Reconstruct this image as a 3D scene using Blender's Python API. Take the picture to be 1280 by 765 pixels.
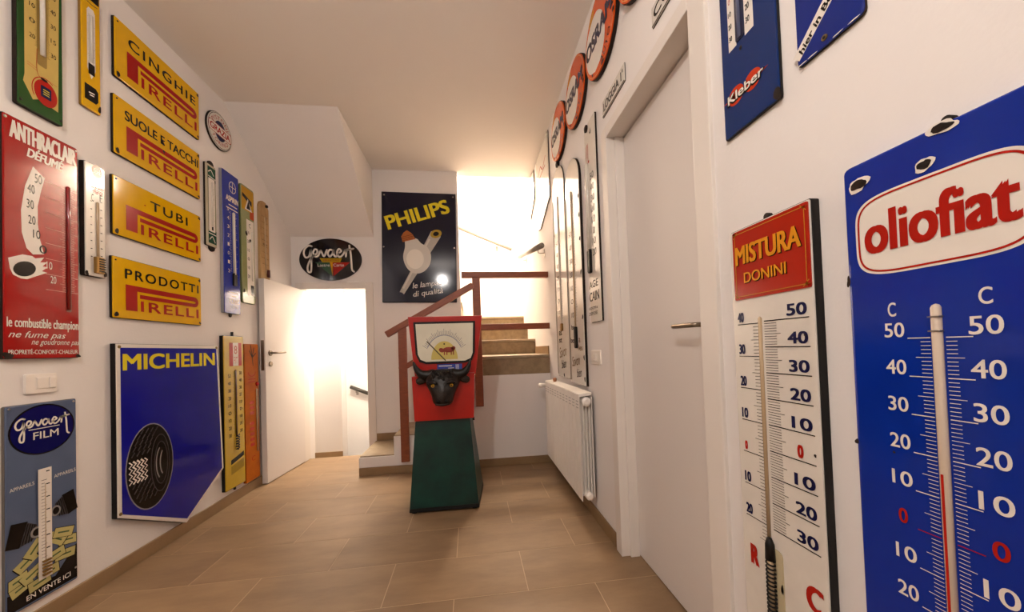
import bpy, bmesh, math, random
from mathutils import Matrix, Vector
random.seed(7)
PI = math.pi
for o in list(bpy.data.objects): bpy.data.objects.remove(o)
scene = bpy.context.scene
C = scene.collection

# ------------------------------------------------------------------ camera
F_PX, PX, PY = 430.24, 640.0, 427.59              # 1280x765 frame, cropped at the foot
YAW, PITCH, ROLL = math.radians(6.873), math.radians(1.090), math.radians(-1.926)
H = 1.02                                          # lens height
def cam_axes():
    fw = Vector((math.sin(YAW), math.cos(YAW), 0)); rt = Vector((math.cos(YAW), -math.sin(YAW), 0)); up = Vector((0, 0, 1))
    f2 = fw*math.cos(PITCH) + up*math.sin(PITCH); u2 = up*math.cos(PITCH) - fw*math.sin(PITCH)
    return rt*math.cos(ROLL) + u2*math.sin(ROLL), u2*math.cos(ROLL) - rt*math.sin(ROLL), f2
RT, UP, FW = cam_axes()
CAM = Vector((0, 0, H))
cd = bpy.data.cameras.new('camera'); cam = bpy.data.objects.new('camera', cd); C.objects.link(cam)
cam.matrix_world = Matrix(((RT.x, UP.x, -FW.x, 0), (RT.y, UP.y, -FW.y, 0), (RT.z, UP.z, -FW.z, H), (0, 0, 0, 1)))
cd.sensor_fit = 'HORIZONTAL'; cd.sensor_width = 36; cd.lens = F_PX/1280*36
cd.shift_y = (PY - 382.5)/1280; cd.clip_start = .02
scene.camera = cam
def on(axis, val, x, y):
    d = RT*((x-PX)/F_PX) - UP*((y-PY)/F_PX) + FW
    t = (val - CAM[axis])/d[axis]
    return CAM + d*t

# ------------------------------------------------------------------ light and exposure
scene.view_settings.view_transform = 'Standard'; scene.view_settings.look = 'None'
scene.view_settings.gamma = 1; scene.view_settings.use_curve_mapping = False
scene.view_settings.exposure = 0.5
w = bpy.data.worlds.new('world'); scene.world = w; w.use_nodes = True
w.node_tree.nodes['Background'].inputs[0].default_value = (1, .86, .72, 1); w.node_tree.nodes['Background'].inputs[1].default_value = .05
def area(name, loc, rot, sx, sy, power, col, spread=PI):
    l = bpy.data.lights.new(name, 'AREA'); l.shape = 'RECTANGLE'; l.size = sx; l.size_y = sy; l.energy = power; l.color = col; l.spread = spread
    o = bpy.data.objects.new(name, l); C.objects.link(o); o.location = loc; o.rotation_euler = rot
    return o
WARM = (1, .80, .60)
SHAFT_W, LOBBY_W = 75, 36
HALL_GLOBE, STAIR_GLOBE = 560, 300                 # radiance of the two opal globes
area('stairwell_lamp_light', (.05, 4.2, 4.38), (0, 0, 0), .8, .5, SHAFT_W, (1, .87, .70))
area('lobby_lamp_light', (-1.22, 3.86, 1.99), (0, 0, 0), .26, .26, LOBBY_W, (1, .88, .72))

# ------------------------------------------------------------------ colour and materials
def lin(c): return c/12.92 if c <= .04045 else ((c+.055)/1.055)**2.4
def rgb(h):
    h = h.lstrip('#'); return tuple(lin(int(h[i:i+2], 16)/255) for i in (0, 2, 4)) + (1,)
MATS = {}
def mat(name, col, rough=.5, metal=0, var=0, vscale=6, bump=0, bscale=60, coat=0, spec=.5, col2=None, emit=0, objvar=0, stretch=None):
    if name in MATS: return MATS[name]
    m = bpy.data.materials.new(name); m.use_nodes = True; MATS[name] = m
    nt = m.node_tree; b = nt.nodes['Principled BSDF']
    c = rgb(col)
    b.inputs['Base Color'].default_value = c; b.inputs['Roughness'].default_value = rough; b.inputs['Metallic'].default_value = metal
    b.inputs['Coat Weight'].default_value = coat; b.inputs['Coat Roughness'].default_value = .06
    b.inputs['Specular IOR Level'].default_value = spec
    tc = nt.nodes.new('ShaderNodeTexCoord')
    vec = tc.outputs['Object']
    if stretch:
        mp = nt.nodes.new('ShaderNodeMapping'); mp.inputs['Scale'].default_value = stretch; nt.links.new(vec, mp.inputs[0]); vec = mp.outputs[0]
    last = None
    if var or col2:
        n = nt.nodes.new('ShaderNodeTexNoise'); n.inputs['Scale'].default_value = vscale; n.inputs['Detail'].default_value = 5; n.inputs['Roughness'].default_value = .6
        nt.links.new(vec, n.inputs['Vector'])
        if objvar:
            oi = nt.nodes.new('ShaderNodeObjectInfo'); ad = nt.nodes.new('ShaderNodeVectorMath'); ad.operation = 'ADD'
            sc = nt.nodes.new('ShaderNodeMath'); sc.operation = 'MULTIPLY'; sc.inputs[1].default_value = 40
            nt.links.new(oi.outputs['Random'], sc.inputs[0]); nt.links.new(vec, ad.inputs[0]); nt.links.new(sc.outputs[0], ad.inputs[1]); nt.links.new(ad.outputs[0], n.inputs['Vector'])
        r = nt.nodes.new('ShaderNodeValToRGB'); r.color_ramp.elements[0].position = .33; r.color_ramp.elements[1].position = .68
        if col2: a, d = c, rgb(col2)
        else: a = tuple(x*(1-var) for x in c[:3]) + (1,); d = tuple(min(1, x*(1+var)) for x in c[:3]) + (1,)
        r.color_ramp.elements[0].color = a; r.color_ramp.elements[1].color = d
        nt.links.new(n.outputs[0], r.inputs[0]); last = r.outputs[0]
        if objvar:
            hv = nt.nodes.new('ShaderNodeHueSaturation'); mr = nt.nodes.new('ShaderNodeMapRange'); mr.inputs[3].default_value = 1-objvar; mr.inputs[4].default_value = 1+objvar
            nt.links.new(oi.outputs['Random'], mr.inputs[0]); nt.links.new(mr.outputs[0], hv.inputs['Value']); nt.links.new(last, hv.inputs['Color']); last = hv.outputs[0]
        nt.links.new(last, b.inputs['Base Color'])
    if bump:
        n2 = nt.nodes.new('ShaderNodeTexNoise'); n2.inputs['Scale'].default_value = bscale; n2.inputs['Detail'].default_value = 3
        nt.links.new(vec, n2.inputs['Vector'])
        bp = nt.nodes.new('ShaderNodeBump'); bp.inputs['Strength'].default_value = bump; bp.inputs['Distance'].default_value = .01
        nt.links.new(n2.outputs[0], bp.inputs['Height']); nt.links.new(bp.outputs[0], b.inputs['Normal'])
    if emit:
        b.inputs['Emission Color'].default_value = c; b.inputs['Emission Strength'].default_value = emit
    return m
def enamel(name, col): return mat('enamel_'+name, col, rough=.10, spec=.38, var=.05, vscale=9, bump=.025, bscale=7)
def paint(name, col): return mat('print_'+name, col, rough=.2, spec=.2)

PLASTER = mat('white_plaster', '#E8E2DE', .85, var=.015, vscale=2, bump=.08, bscale=90)
CEILM = mat('ceiling_plaster', '#EEE9E4', .9, var=.015, vscale=1.5, bump=.05, bscale=80)
TILE = mat('beige_stone_tile', '#83684C', .48, col2='#977A5A', vscale=3.2, bump=.03, bscale=40, objvar=.035, stretch=(1, 3, 1))
GROUT = mat('grout', '#C0A486', .9)
SKIRT = mat('skirting_tile', '#866A4A', .45, col2='#947856', vscale=5)
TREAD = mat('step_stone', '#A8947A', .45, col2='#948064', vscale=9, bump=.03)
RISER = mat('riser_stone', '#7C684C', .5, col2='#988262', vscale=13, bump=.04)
DOORW = mat('satin_white_door', '#DDD5CF', .42)
TRIMW = mat('satin_white_trim', '#E2DAD2', .42)
WOOD = mat('reddish_wood', '#7A3A1E', .42, col2='#8E4827', vscale=3, stretch=(4, 4, 22), bump=.03)
STEEL = mat('brushed_steel', '#A8A098', .32, metal=1)
CHROME = mat('satin_nickel', '#8E8273', .35, metal=1)
BLACKM = mat('black_metal', '#0F0C0B', .5, var=.3, vscale=20, spec=.25)
RUST = mat('rusted_iron', '#140E0B', .75, col2='#2C1C13', vscale=25, bump=.2, spec=.25)
PLASTIC = mat('white_plastic', '#EFE6DC', .35)
RADM = mat('white_radiator_lacquer', '#EFE9E1', .35)
GLASSW = mat('milky_glass_tube', '#D9D2C6', .12, coat=1)
GLASSB = mat('aged_glass_tube', '#B49A78', .12, coat=1)
LAMPM = mat('lit_lamp_diffuser', '#FFE2BC', .5, emit=6)

# ------------------------------------------------------------------ mesh helpers
def obj(name, bm, m, parent=None, smooth=False, loc=None):
    bmesh.ops.recalc_face_normals(bm, faces=bm.faces)
    me = bpy.data.meshes.new(name); bm.to_mesh(me); bm.free()
    if smooth:
        for p in me.polygons: p.use_smooth = True
    me.materials.append(m)
    o = bpy.data.objects.new(name, me); C.objects.link(o)
    if parent: o.parent = parent
    if loc: o.location = loc
    return o
def tag(o, label=None, cat=None, group=None, kind=None):
    if label: o['label'] = label
    if cat: o['category'] = cat
    if group: o['group'] = group
    if kind: o['kind'] = kind
    return o
def thing(name, label, cat, loc=(0, 0, 0), rz=0, group=None):
    o = bpy.data.objects.new(name, None); C.objects.link(o); o.empty_display_size = .05
    o.location = loc; o.rotation_euler = (0, 0, rz)
    return tag(o, label, cat, group)
def box(bm, x0, x1, y0, y1, z0, z1, bev=0, seg=2):
    v = [bm.verts.new((x, y, z)) for x in (x0, x1) for y in (y0, y1) for z in (z0, z1)]
    fs = [bm.faces.new([v[i] for i in f]) for f in ((0, 1, 3, 2), (4, 6, 7, 5), (0, 4, 5, 1), (2, 3, 7, 6), (0, 2, 6, 4), (1, 5, 7, 3))]
    if bev:
        es = list({e for f in fs for e in f.edges})
        bmesh.ops.bevel(bm, geom=es, offset=bev, segments=seg, affect='EDGES', profile=.5)
    return bm
def B(): return bmesh.new()
def hexa(bm, pts):                                # 8 points: bottom ring of 4, top ring of 4
    v = [bm.verts.new(p) for p in pts]
    for f in ((0, 1, 2, 3), (4, 5, 6, 7), (0, 1, 5, 4), (1, 2, 6, 5), (2, 3, 7, 6), (3, 0, 4, 7)): bm.faces.new([v[i] for i in f])
    return bm
def prism(bm, poly, yb, yf, bev=0, seg=3):        # polygon in x,z; front at yf (more negative)
    b = [bm.verts.new((x, yb, z)) for x, z in poly]; f = [bm.verts.new((x, yf, z)) for x, z in poly]
    n = len(poly)
    bm.faces.new(b); ff = bm.faces.new(f)
    for i in range(n): bm.faces.new((b[i], b[(i+1) % n], f[(i+1) % n], f[i]))
    if bev: bmesh.ops.bevel(bm, geom=list(ff.edges), offset=bev, segments=seg, affect='EDGES', profile=.6)
    return bm
def face(bm, poly, y):
    bm.faces.new([bm.verts.new((x, y, z)) for x, z in poly]); return bm
def rrect(x0, z0, x1, z1, r, n=5):
    out = []
    for cx, cz, a0 in ((x1-r, z1-r, 0), (x0+r, z1-r, 90), (x0+r, z0+r, 180), (x1-r, z0+r, 270)):
        for k in range(n+1):
            a = math.radians(a0 + 90*k/n); out.append((cx + r*math.cos(a), cz + r*math.sin(a)))
    return out
def rect(x0, z0, x1, z1): return [(x0, z0), (x1, z0), (x1, z1), (x0, z1)]
def ell(cx, cz, rx, rz, n=32, a0=0, a1=360, rot=0):
    out = []
    full = abs(a1-a0) >= 360
    for k in range(n if full else n+1):
        a = math.radians(a0 + (a1-a0)*k/n); x, z = rx*math.cos(a), rz*math.sin(a)
        c, s = math.cos(rot), math.sin(rot); out.append((cx + x*c - z*s, cz + x*s + z*c))
    return out
def blobpoly(cx, cz, rx, rz, seed, n=20, j=.3):
    r = random.Random(seed); r0, r1 = r.uniform(0, 6), r.uniform(0, 6); return [(cx + rx*(1+j*w)*math.cos(2*PI*k/n), cz + rz*(1+j*w)*math.sin(2*PI*k/n)) for k in range(n) for w in [.5*math.sin(2*2*PI*k/n+r0)+.35*math.sin(3*2*PI*k/n+r1)+r.uniform(-.25, .25)]]
def cr(pts, n=8):                                 # Catmull-Rom
    P = [Vector(p) for p in pts]; P = [P[0]*2-P[1]] + P + [P[-1]*2-P[-2]]; out = []
    for i in range(1, len(P)-2):
        for k in range(n):
            t = k/n; a, b, c, d = P[i-1], P[i], P[i+1], P[i+2]
            out.append(.5*((2*b) + (c-a)*t + (2*a-5*b+4*c-d)*t*t + (3*b-a-3*c+d)*t**3))
    out.append(P[-2]); return out
def ribbon(bm, pts, wd, y, caps=True):
    pts = [Vector((p[0], p[1])) for p in pts]
    L, R = [], []
    for i, p in enumerate(pts):
        d = (pts[min(i+1, len(pts)-1)] - pts[max(i-1, 0)])
        if d.length < 1e-9: d = Vector((1, 0))
        d.normalize(); n = Vector((-d.y, d.x))*wd/2
        L.append(bm.verts.new((p.x+n.x, y, p.y+n.y))); R.append(bm.verts.new((p.x-n.x, y, p.y-n.y)))
    for i in range(len(pts)-1): bm.faces.new((L[i], L[i+1], R[i+1], R[i]))
    if caps:
        for p in (pts[0], pts[-1]): face(bm, ell(p.x, p.y, wd/2, wd/2, 10), y)
    return bm
def tube(bm, pts, rad, n=10, caps=True):
    pts = [Vector(p) for p in pts]; rads = rad if isinstance(rad, (list, tuple)) else [rad]*len(pts)
    rings = []; up = None
    for i, p in enumerate(pts):
        d = (pts[min(i+1, len(pts)-1)] - pts[max(i-1, 0)]).normalized()
        if up is None: up = Vector((0, 0, 1)) if abs(d.z) < .9 else Vector((1, 0, 0))
        a = d.cross(up).normalized(); b = a.cross(d).normalized(); up = b
        rings.append([bm.verts.new(p + (a*math.cos(2*PI*k/n) + b*math.sin(2*PI*k/n))*rads[i]) for k in range(n)])
    for r0, r1 in zip(rings, rings[1:]):
        for k in range(n): bm.faces.new((r0[k], r0[(k+1) % n], r1[(k+1) % n], r1[k]))
    if caps: bm.faces.new(rings[0]); bm.faces.new(rings[-1])
    return bm
def lathe(bm, prof, n=24, axis='z', c=(0, 0, 0)):
    rings = []
    for r, h in prof:
        ring = []
        for k in range(n):
            a = 2*PI*k/n; u, v = r*math.cos(a), r*math.sin(a)
            p = (u, v, h) if axis == 'z' else ((u, h, v) if axis == 'y' else (h, u, v))
            ring.append(bm.verts.new((p[0]+c[0], p[1]+c[1], p[2]+c[2])))
        rings.append(ring)
    for a, b in zip(rings, rings[1:]):
        for k in range(n): bm.faces.new((a[k], a[(k+1) % n], b[(k+1) % n], b[k]))
    bm.faces.new(rings[0]); bm.faces.new(rings[-1])
    return bm
_tc = {}
def glyphs(s, bold=0, shear=0, space=1):          # flat lettering from the built-in font
    k = (s, bold, shear, space)
    if k not in _tc:
        cu = bpy.data.curves.new('t', 'FONT'); cu.body = s; cu.size = 1; cu.offset = bold; cu.shear = shear; cu.space_character = space; cu.resolution_u = 5; cu.fill_mode = 'FRONT'
        t = bpy.data.objects.new('t', cu); C.objects.link(t)
        dg = bpy.context.evaluated_depsgraph_get(); me = bpy.data.meshes.new_from_object(t.evaluated_get(dg))
        vs = [v.co.xy.copy() for v in me.vertices]; fs = [tuple(p.vertices) for p in me.polygons]
        bpy.data.objects.remove(t); bpy.data.curves.remove(cu); bpy.data.meshes.remove(me)
        x0 = min(v.x for v in vs); x1 = max(v.x for v in vs); y0 = min(v.y for v in vs); y1 = max(v.y for v in vs)
        _tc[k] = ([((v.x-x0)/(x1-x0), (v.y-y0)/(y1-y0)) for v in vs], fs, (x1-x0)/(y1-y0))
    return _tc[k]
def put_text(bm, s, x0, z0, x1, z1, y, bold=0, shear=0, space=1, rot=0, warp=None):
    b0 = 0; vs, fs, asp = glyphs(s, b0, shear, space)
    if x1 is None: x1 = x0 + (z1-z0)*asp
    if bold > .004 and not warp:                    # heavier strokes: the word laid over itself, slightly shifted
        e = bold*1.2*(z1-z0); c, sn = math.cos(rot), math.sin(rot)
        for i, (du, dv) in enumerate(((-e, -e*.5), (e, -e*.5), (-e, e*.5), (e, e*.5), (0, 0))):
            put_text(bm, s, x0+e+du*c-dv*sn, z0+e*.5+du*sn+dv*c, x1-e+du*c-dv*sn, z1-e*.5+du*sn+dv*c, y-i*5e-5, b0, shear, space, rot)
        return
    w_, h_ = x1-x0, z1-z0; c, sn = math.cos(rot), math.sin(rot)
    nv = []
    for u, v in vs:
        if warp: x, z = warp(u, v)
        else: x, z = x0 + (u*w_)*c - (v*h_)*sn, z0 + (u*w_)*sn + (v*h_)*c
        nv.append(bm.verts.new((x, y, z)))
    for f in fs:
        try: bm.faces.new([nv[i] for i in f])
        except ValueError: pass

# ------------------------------------------------------------------ the room shell
WL, WR, ZC, YB = -1.702, .704, 2.861, 3.55
YN = -2.6
def struct(name, bm, m, label, cat, parent=None):
    o = obj(name, bm, m, parent)
    if not parent: tag(o, label, cat, kind='structure')
    return o
DY0, DY1, DZ = .965, 1.606, 2.044                 # doorway in the right wall
LX0, LX1, LZ = -1.605, -1.016, 1.662              # low doorway in the back wall
SX0 = -.087                                       # left edge of the stairwell opening
YF, SZ = 4.85, 4.5                                # far stairwell wall, stairwell height

fl = struct('floor', box(B(), WL-.1, WR+.25, YN, 3.64, -.08, -.0006), GROUT, 'beige stone tiled hallway floor in half bond', 'floor')
ROW0, ROWH = 1.455, .2865
def tile_mesh(w_, d):
    return box(B(), 0, w_, 0, d, -.02, 0, .0008, 1)
k0 = math.floor((YN-ROW0)/ROWH)
for k in range(k0, 9):
    y0 = ROW0 + k*ROWH; y1 = y0+ROWH
    y0c, y1c = max(y0, YN), min(y1, 3.64)
    if y1c-y0c < .02: continue
    off = -.99 if k % 2 == 0 else -1.30
    xs = [off + .6*n for n in range(-3, 6)]
    for a in xs:
        xm = WR+.13 if (y0c < DY1-.02 and y1c > DY0+.02) else WR
        a0, a1 = max(a, WL), min(a+.6, xm)
        if a1-a0 < .02: continue
        obj('tile', box(B(), 0, a1-a0-.0032, 0, y1c-y0c-.0032, -.02, 0), TILE, fl, loc=(a0+.0016, y0c+.0016, 0))

bm = B(); box(bm, WL-.1, WL, YN-.1, YF+.6, -1.6, ZC+.1); struct('wall_left', bm, PLASTER, 'white plaster wall hung with enamel signs on the left', 'wall')
bm = B()
box(bm, WR, WR+.25, YN-.1, DY0-.03, -.05, SZ); box(bm, WR, WR+.25, DY1+.03, YF+.1, -.05, SZ); box(bm, WR, WR+.25, DY0-.03, DY1+.03, DZ+.03, SZ); box(bm, WR+.14, WR+.25, DY0-.03, DY1+.03, -.05, DZ+.03)
struct('wall_right', bm, PLASTER, 'white plaster wall on the right with flush door and radiator', 'wall')
bm = B()
box(bm, WL, LX0-.03, YB, YB+.09, -.05, ZC+.1); box(bm, LX0-.03, LX1+.03, YB, YB+.09, LZ+.03, ZC+.1); box(bm, LX1+.03, SX0, YB, YB+.09, -.05, ZC+.1)
struct('wall_back', bm, PLASTER, 'white end wall around the low open doorway', 'wall')
struct('wall_behind', box(B(), WL-.1, WR+.1, YN-.1, YN, -.05, ZC+.1), PLASTER, 'plain white wall closing the hallway behind the viewer', 'wall')
struct('ceiling', box(B(), WL, WR, YN, YB+.09, ZC, ZC+.12), CEILM, 'smooth off-white hallway ceiling', 'ceiling')
# sloped underside of the upper flight
bm = B()
pts = [(2.655, ZC), (YB, 2.178), (YB, ZC)]
a = [bm.verts.new((WL, y, z)) for y, z in pts]; b = [bm.verts.new((-.928, y, z)) for y, z in pts]
bm.faces.new(a); bm.faces.new(b)
for i in range(3): bm.faces.new((a[i], a[(i+1) % 3], b[(i+1) % 3], b[i]))
struct('ceiling_sloped', bm, PLASTER, 'sloped white underside of the upper stair flight above the low door', 'ceiling')
# stairwell shaft
struct('wall_stairwell', box(B(), -1.0, WR, YF, YF+.1, 0, SZ), PLASTER, 'brightly lit far wall of the stairwell', 'wall')
struct('wall_stairwell_side', box(B(), -1.0, -.93, YB+.09, YF, -1.6, SZ), PLASTER, 'side wall between stairwell and lower landing', 'wall')
struct('wall_stairwell_upper', box(B(), -1.0, WR, YB-.02, YB+.09, ZC+.12, SZ), PLASTER, 'wall above the hallway ceiling in the stairwell', 'wall')
struct('ceiling_stairwell', box(B(), -1.0, WR, YB, YF+.1, SZ, SZ+.1), CEILM, 'high ceiling of the stairwell', 'ceiling')
# lobby behind the low door, with stairs going down
bm = B(); box(bm, WL, -1.42, 3.98, 4.08, -1.6, 2.1); struct('wall_landing_near', bm, PLASTER, 'white wall corner seen through the low doorway', 'wall')
struct('baseboard_landing', box(B(), WL, -1.418, 3.968, 3.98, -.09, -.035), SKIRT, 'beige skirting strip seen through the low doorway', 'baseboard')
struct('wall_landing_far', box(B(), WL, -.93, YF+.1, YF+.2, -1.6, 2.1), PLASTER, 'bright wall beyond the low doorway', 'wall')
struct('ceiling_landing', box(B(), WL, -.93, YB+.09, YF+.2, 2.08, 2.18), CEILM, 'ceiling of the lower landing', 'ceiling')
struct('floor_landing', box(B(), WL, -.93, 3.64, 3.98, -.17, -.09), TREAD, 'step down behind the low doorway', 'floor')
struct('floor_lower', box(B(), WL, -.93, 3.98, YF+.2, -1.6, -1.5), TREAD, 'floor at the foot of the stairs going down', 'floor')
# skirting
struct('baseboard_left', box(B(), WL, WL+.01, YN, YB, 0, .072, .002, 1), SKIRT, 'beige tile skirting along the left wall', 'baseboard')
struct('baseboard_right', box(B(), WR-.01, WR, 1.685, 3.03, 0, .072, .002, 1), SKIRT, 'beige tile skirting under the radiator', 'baseboard')
struct('baseboard_right_near', box(B(), WR-.01, WR, YN, .885, 0, .072, .002, 1), SKIRT, 'beige tile skirting on the right wall before the door', 'baseboard')

# door casing, right wall
t1 = thing('trim_1', None, None); t1['kind'] = 'structure'; tag(t1, 'white casing around the flush door in the right wall', 'door frame')
for nm, y0, y1, z0, z1 in (('casing', DY1, DY1+.06, 0, DZ+.056), ('casing', DY0-.075, DY0, 0, DZ+.056)):
    obj(nm, box(B(), WR-.012, WR+.13, y0, y1, z0, z1, .003), TRIMW, t1)
obj('head_casing', box(B(), WR-.012, WR+.13, DY0, DY1, DZ, DZ+.056, .003), TRIMW, t1)
obj('door_stop', box(B(), WR+.03, WR+.075, DY1-.012, DY1, 0, DZ, .002), TRIMW, t1)
d2 = thing('door_2', 'flush white door with steel lever handle in the right wall', 'door', (WR+.075, DY0, .006)); d2['kind'] = 'structure'
obj('leaf', box(B(), 0, .04, .004, DY1-DY0-.004, 0, DZ-.012, .003), DOORW, d2)
hd = obj('handle', tube(B(), cr([(0, .075, 1.072), (-.03, .075, 1.072), (-.05, .079, 1.072), (-.053, .10, 1.072), (-.05, .16, 1.073), (-.047, .205, 1.074)], 5), .0085), CHROME, d2, True)
obj('rosette', lathe(B(), [(.024, 0), (.024, -.006), (.02, -.008)], 20, 'x', (0, .075, 1.072)), CHROME, d2, False)
obj('keyhole_rosette', lathe(B(), [(.022, 0), (.022, -.006), (.018, -.008)], 20, 'x', (0, .075, .985)), CHROME, d2, False)
# low door casing in the back wall and its open leaf
t2 = thing('trim_2', 'pale casing around the low open doorway', 'door frame'); t2['kind'] = 'structure'
obj('casing', box(B(), LX0-.06, LX0, YB-.014, YB+.10, 0, LZ+.065, .003), TRIMW, t2)
obj('casing', box(B(), LX1, LX1+.072, YB-.014, YB+.10, 0, LZ+.065, .003), TRIMW, t2)
obj('head_casing', box(B(), LX0, LX1, YB-.014, YB+.10, LZ, LZ+.065, .003), TRIMW, t2)
d1 = thing('door_1', 'low white door standing open against the left wall', 'door', (-1.605, YB-.012, .006), math.radians(-94.2)); d1['kind'] = 'structure'
LW = .545
obj('leaf', box(B(), 0, LW, -.044, 0, 0, LZ-.01, .002), DOORW, d1)
obj('lock_plate', box(B(), LW-.001, LW+.0015, -.034, -.010, .905, 1.15, .0006, 1), CHROME, d1)
obj('handle', tube(B(), cr([(LW-.06, 0, 1.045), (LW-.06, .03, 1.045), (LW-.064, .047, 1.045), (LW-.09, .05, 1.045), (LW-.16, .047, 1.048), (LW-.19, .045, 1.05)], 5), .0085), CHROME, d1, True)
obj('rosette', lathe(B(), [(.024, 0), (.024, .006), (.02, .008)], 20, 'y', (LW-.06, 0, 1.045)), CHROME, d1)
obj('keyhole_rosette', lathe(B(), [(.022, 0), (.022, .006), (.018, .008)], 20, 'y', (LW-.06, 0, .955)), CHROME, d1)

# ------------------------------------------------------------------ stairs and railing
Y1 = 3.03
st = thing('staircase', 'winding stone stair with white plastered side beside the low door', 'stairs', (0, Y1, 0)); st['kind'] = 'structure'; oy = Y1
RS = .16
sx = [-.955, -.67, -.47, -.275, -.085, .10]
for i in range(5):
    s = obj('step', box(B(), sx[i], sx[i+1] if i < 4 else sx[5], 0, YB-oy, 0, RS*(i+1)-.012), PLASTER, st)
    obj('tread', box(B(), sx[i]+.004, sx[i+1], .012, YB-oy, RS*(i+1)-.012, RS*(i+1), .002), TREAD, s)
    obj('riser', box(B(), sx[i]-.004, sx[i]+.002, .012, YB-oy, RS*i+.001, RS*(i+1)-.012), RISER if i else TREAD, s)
# corner step above the low white wall, then deep steps into the stairwell
s = obj('step', box(B(), sx[5], WR, 0, .68, 0, RS*5-.01), PLASTER, st)
for i, (a, b) in enumerate(((0.005, .67), (.67, 1.15), (1.15, 1.42), (1.42, YF-oy))):
    z0, z1 = RS*(5+i), RS*(6+i)
    x0 = sx[5] if i == 0 else -.93
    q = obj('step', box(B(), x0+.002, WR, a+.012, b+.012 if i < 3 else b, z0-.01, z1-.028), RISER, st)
    obj('tread', box(B(), x0, WR, a, b+.02 if i < 3 else b, z1-.026, z1, .006), TREAD, q)
for i, x in enumerate((-.10, -.37, -.64)):
    q = obj('step', box(B(), -.93, x, 1.42-.3, YF-oy, RS*(9+i), RS*(10+i)-.026), RISER, st)
    obj('tread', box(B(), -.93, x+.015, 1.42-.3, YF-oy, RS*(10+i)-.026, RS*(10+i), .006), TREAD, q)
struct('baseboard_stairs', box(B(), -.955, WR-.01, Y1-.01, Y1, 0, .066, .002, 1), SKIRT, 'beige tile skirting at the foot of the white stair side', 'baseboard')
struct('baseboard_landing_step', box(B(), LX1+.072, -.675, YB-.01, YB, RS, RS+.07, .002, 1), SKIRT, 'short skirting above the first stair tread', 'baseboard')
struct('baseboard_stairwell', box(B(), WR-.01, WR, Y1+.02, Y1+.66, RS*6, RS*6+.075, .002, 1), SKIRT, 'beige skirting on the right wall above the deep stair tread', 'baseboard')

rl = thing('stair_railing', 'reddish brown wooden railing fixed to the white stair side', 'railing', (0, Y1-.045, 0))
def bar(name, x0, z0, x1, z1, th, dp=.03, y=0):
    bm = B(); a = math.atan2(z1-z0, x1-x0); L = math.hypot(x1-x0, z1-z0)
    box(bm, 0, L, y, y+dp, -th/2, th/2, .004)
    o = obj(name, bm, WOOD, rl); o.location = (x0, 0, z0); o.rotation_euler = (0, -a, 0); return o
p = obj('post', box(B(), -.605, -.537, 0, .034, .10, 1.25, .004), WOOD, rl)
p = obj('post', box(B(), .030, .098, 0, .034, .53, 1.66, .004), WOOD, rl)
bar('top_rail', -.70, 1.172, .035, 1.582, .052, .05, -.008)
bar('lower_rail', -.60, .872, .06, 1.222, .045, .026, .006)
bar('top_rail', -.06, 1.672, WR-.002, 1.668, .05, .05, -.008)
bar('lower_rail', .06, 1.215, WR-.002, 1.213, .052, .03, .002)

def handrail(label, p0, p1, wall_axis, wall_v, brs, m, group):
    h = thing('handrail', label, 'handrail', p0, 0, group); o = Vector(p0)
    obj('rail', tube(B(), [(0, 0, 0), Vector(p1)-o], .025, 12), m, h, True)
    for t in brs:
        q = (Vector(p1)-o)*t; wv = q.copy(); wv[wall_axis] = wall_v - o[wall_axis]
        d = (wv-q).normalized()
        b = obj('bracket', tube(B(), [q, q+Vector((0, 0, -.05)), q+Vector((0, 0, -.055))+d*.02, Vector((wv.x, wv.y, q.z-.055))], .005, 8), STEEL, h, True)
        lz = q.z-.055
        obj('bracket_plate', box(B(), *((wv.x-.004, wv.x, wv.y-.015, wv.y+.015) if wall_axis == 0 else (wv.x-.015, wv.x+.015, wv.y-.004, wv.y)), lz-.035, lz+.035, .001, 1), STEEL, b)
RAILM = mat('pale_handrail', '#7E766C', .4, var=.05)
a = on(0, WR-.06, 677, 307); b = on(0, WR-.06, 649, 321)
handrail('slim grey handrail on the right wall of the stairwell', a, b, 0, WR, (.12, .85), RAILM, 'stairwell handrails')
a = on(1, YF-.06, 573, 284.5); b = on(1, YF-.06, 640, 312)
handrail('slim grey handrail sloping down the far stairwell wall', a, b, 1, YF, (.72,), RAILM, 'stairwell handrails')
a = on(1, YF+.04, 438, 483.5); b = on(1, YF+.04, 461, 492)
handrail('short dark handrail end seen through the low doorway', a, b, 1, YF+.1, (.3,), mat('dark_handrail', '#3A352F', .4), 'stairwell handrails')

def ceiling_lamp(label, loc, r):
    t = thing('ceiling_lamp', label, 'lamp', loc)
    obj('base_ring', lathe(B(), [(r, 0), (r, -.03), (r*.93, -.045)], 32), PLASTIC, t, False)
    obj('diffuser', lathe(B(), [(r*.92, -.04), (r*.85, -.055), (r*.6, -.072), (r*.05, -.08)], 32), LAMPM, t, True)
    return t
ceiling_lamp('round white ceiling lamp high in the stairwell', (.05, 4.2, SZ), .2)
ceiling_lamp('round white ceiling lamp above the lower landing', (-1.22, 3.86, 2.08), .14)
gl = thing('pendant_lamp', 'opal globe pendant lamp in the hallway behind the viewer', 'lamp', (-.55, -.35, ZC))
obj('ceiling_rose', lathe(B(), [(.05, 0), (.05, -.02), (.02, -.03)], 24), PLASTIC, gl)
obj('stem', tube(B(), [(0, 0, -.03), (0, 0, -.30)], .006, 10), STEEL, gl)
def globe(r, z): return lathe(B(), [(max(.002, r*math.sin(a)), z - r*math.cos(a)) for a in [PI*i/16 for i in range(17)]], 28)
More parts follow.
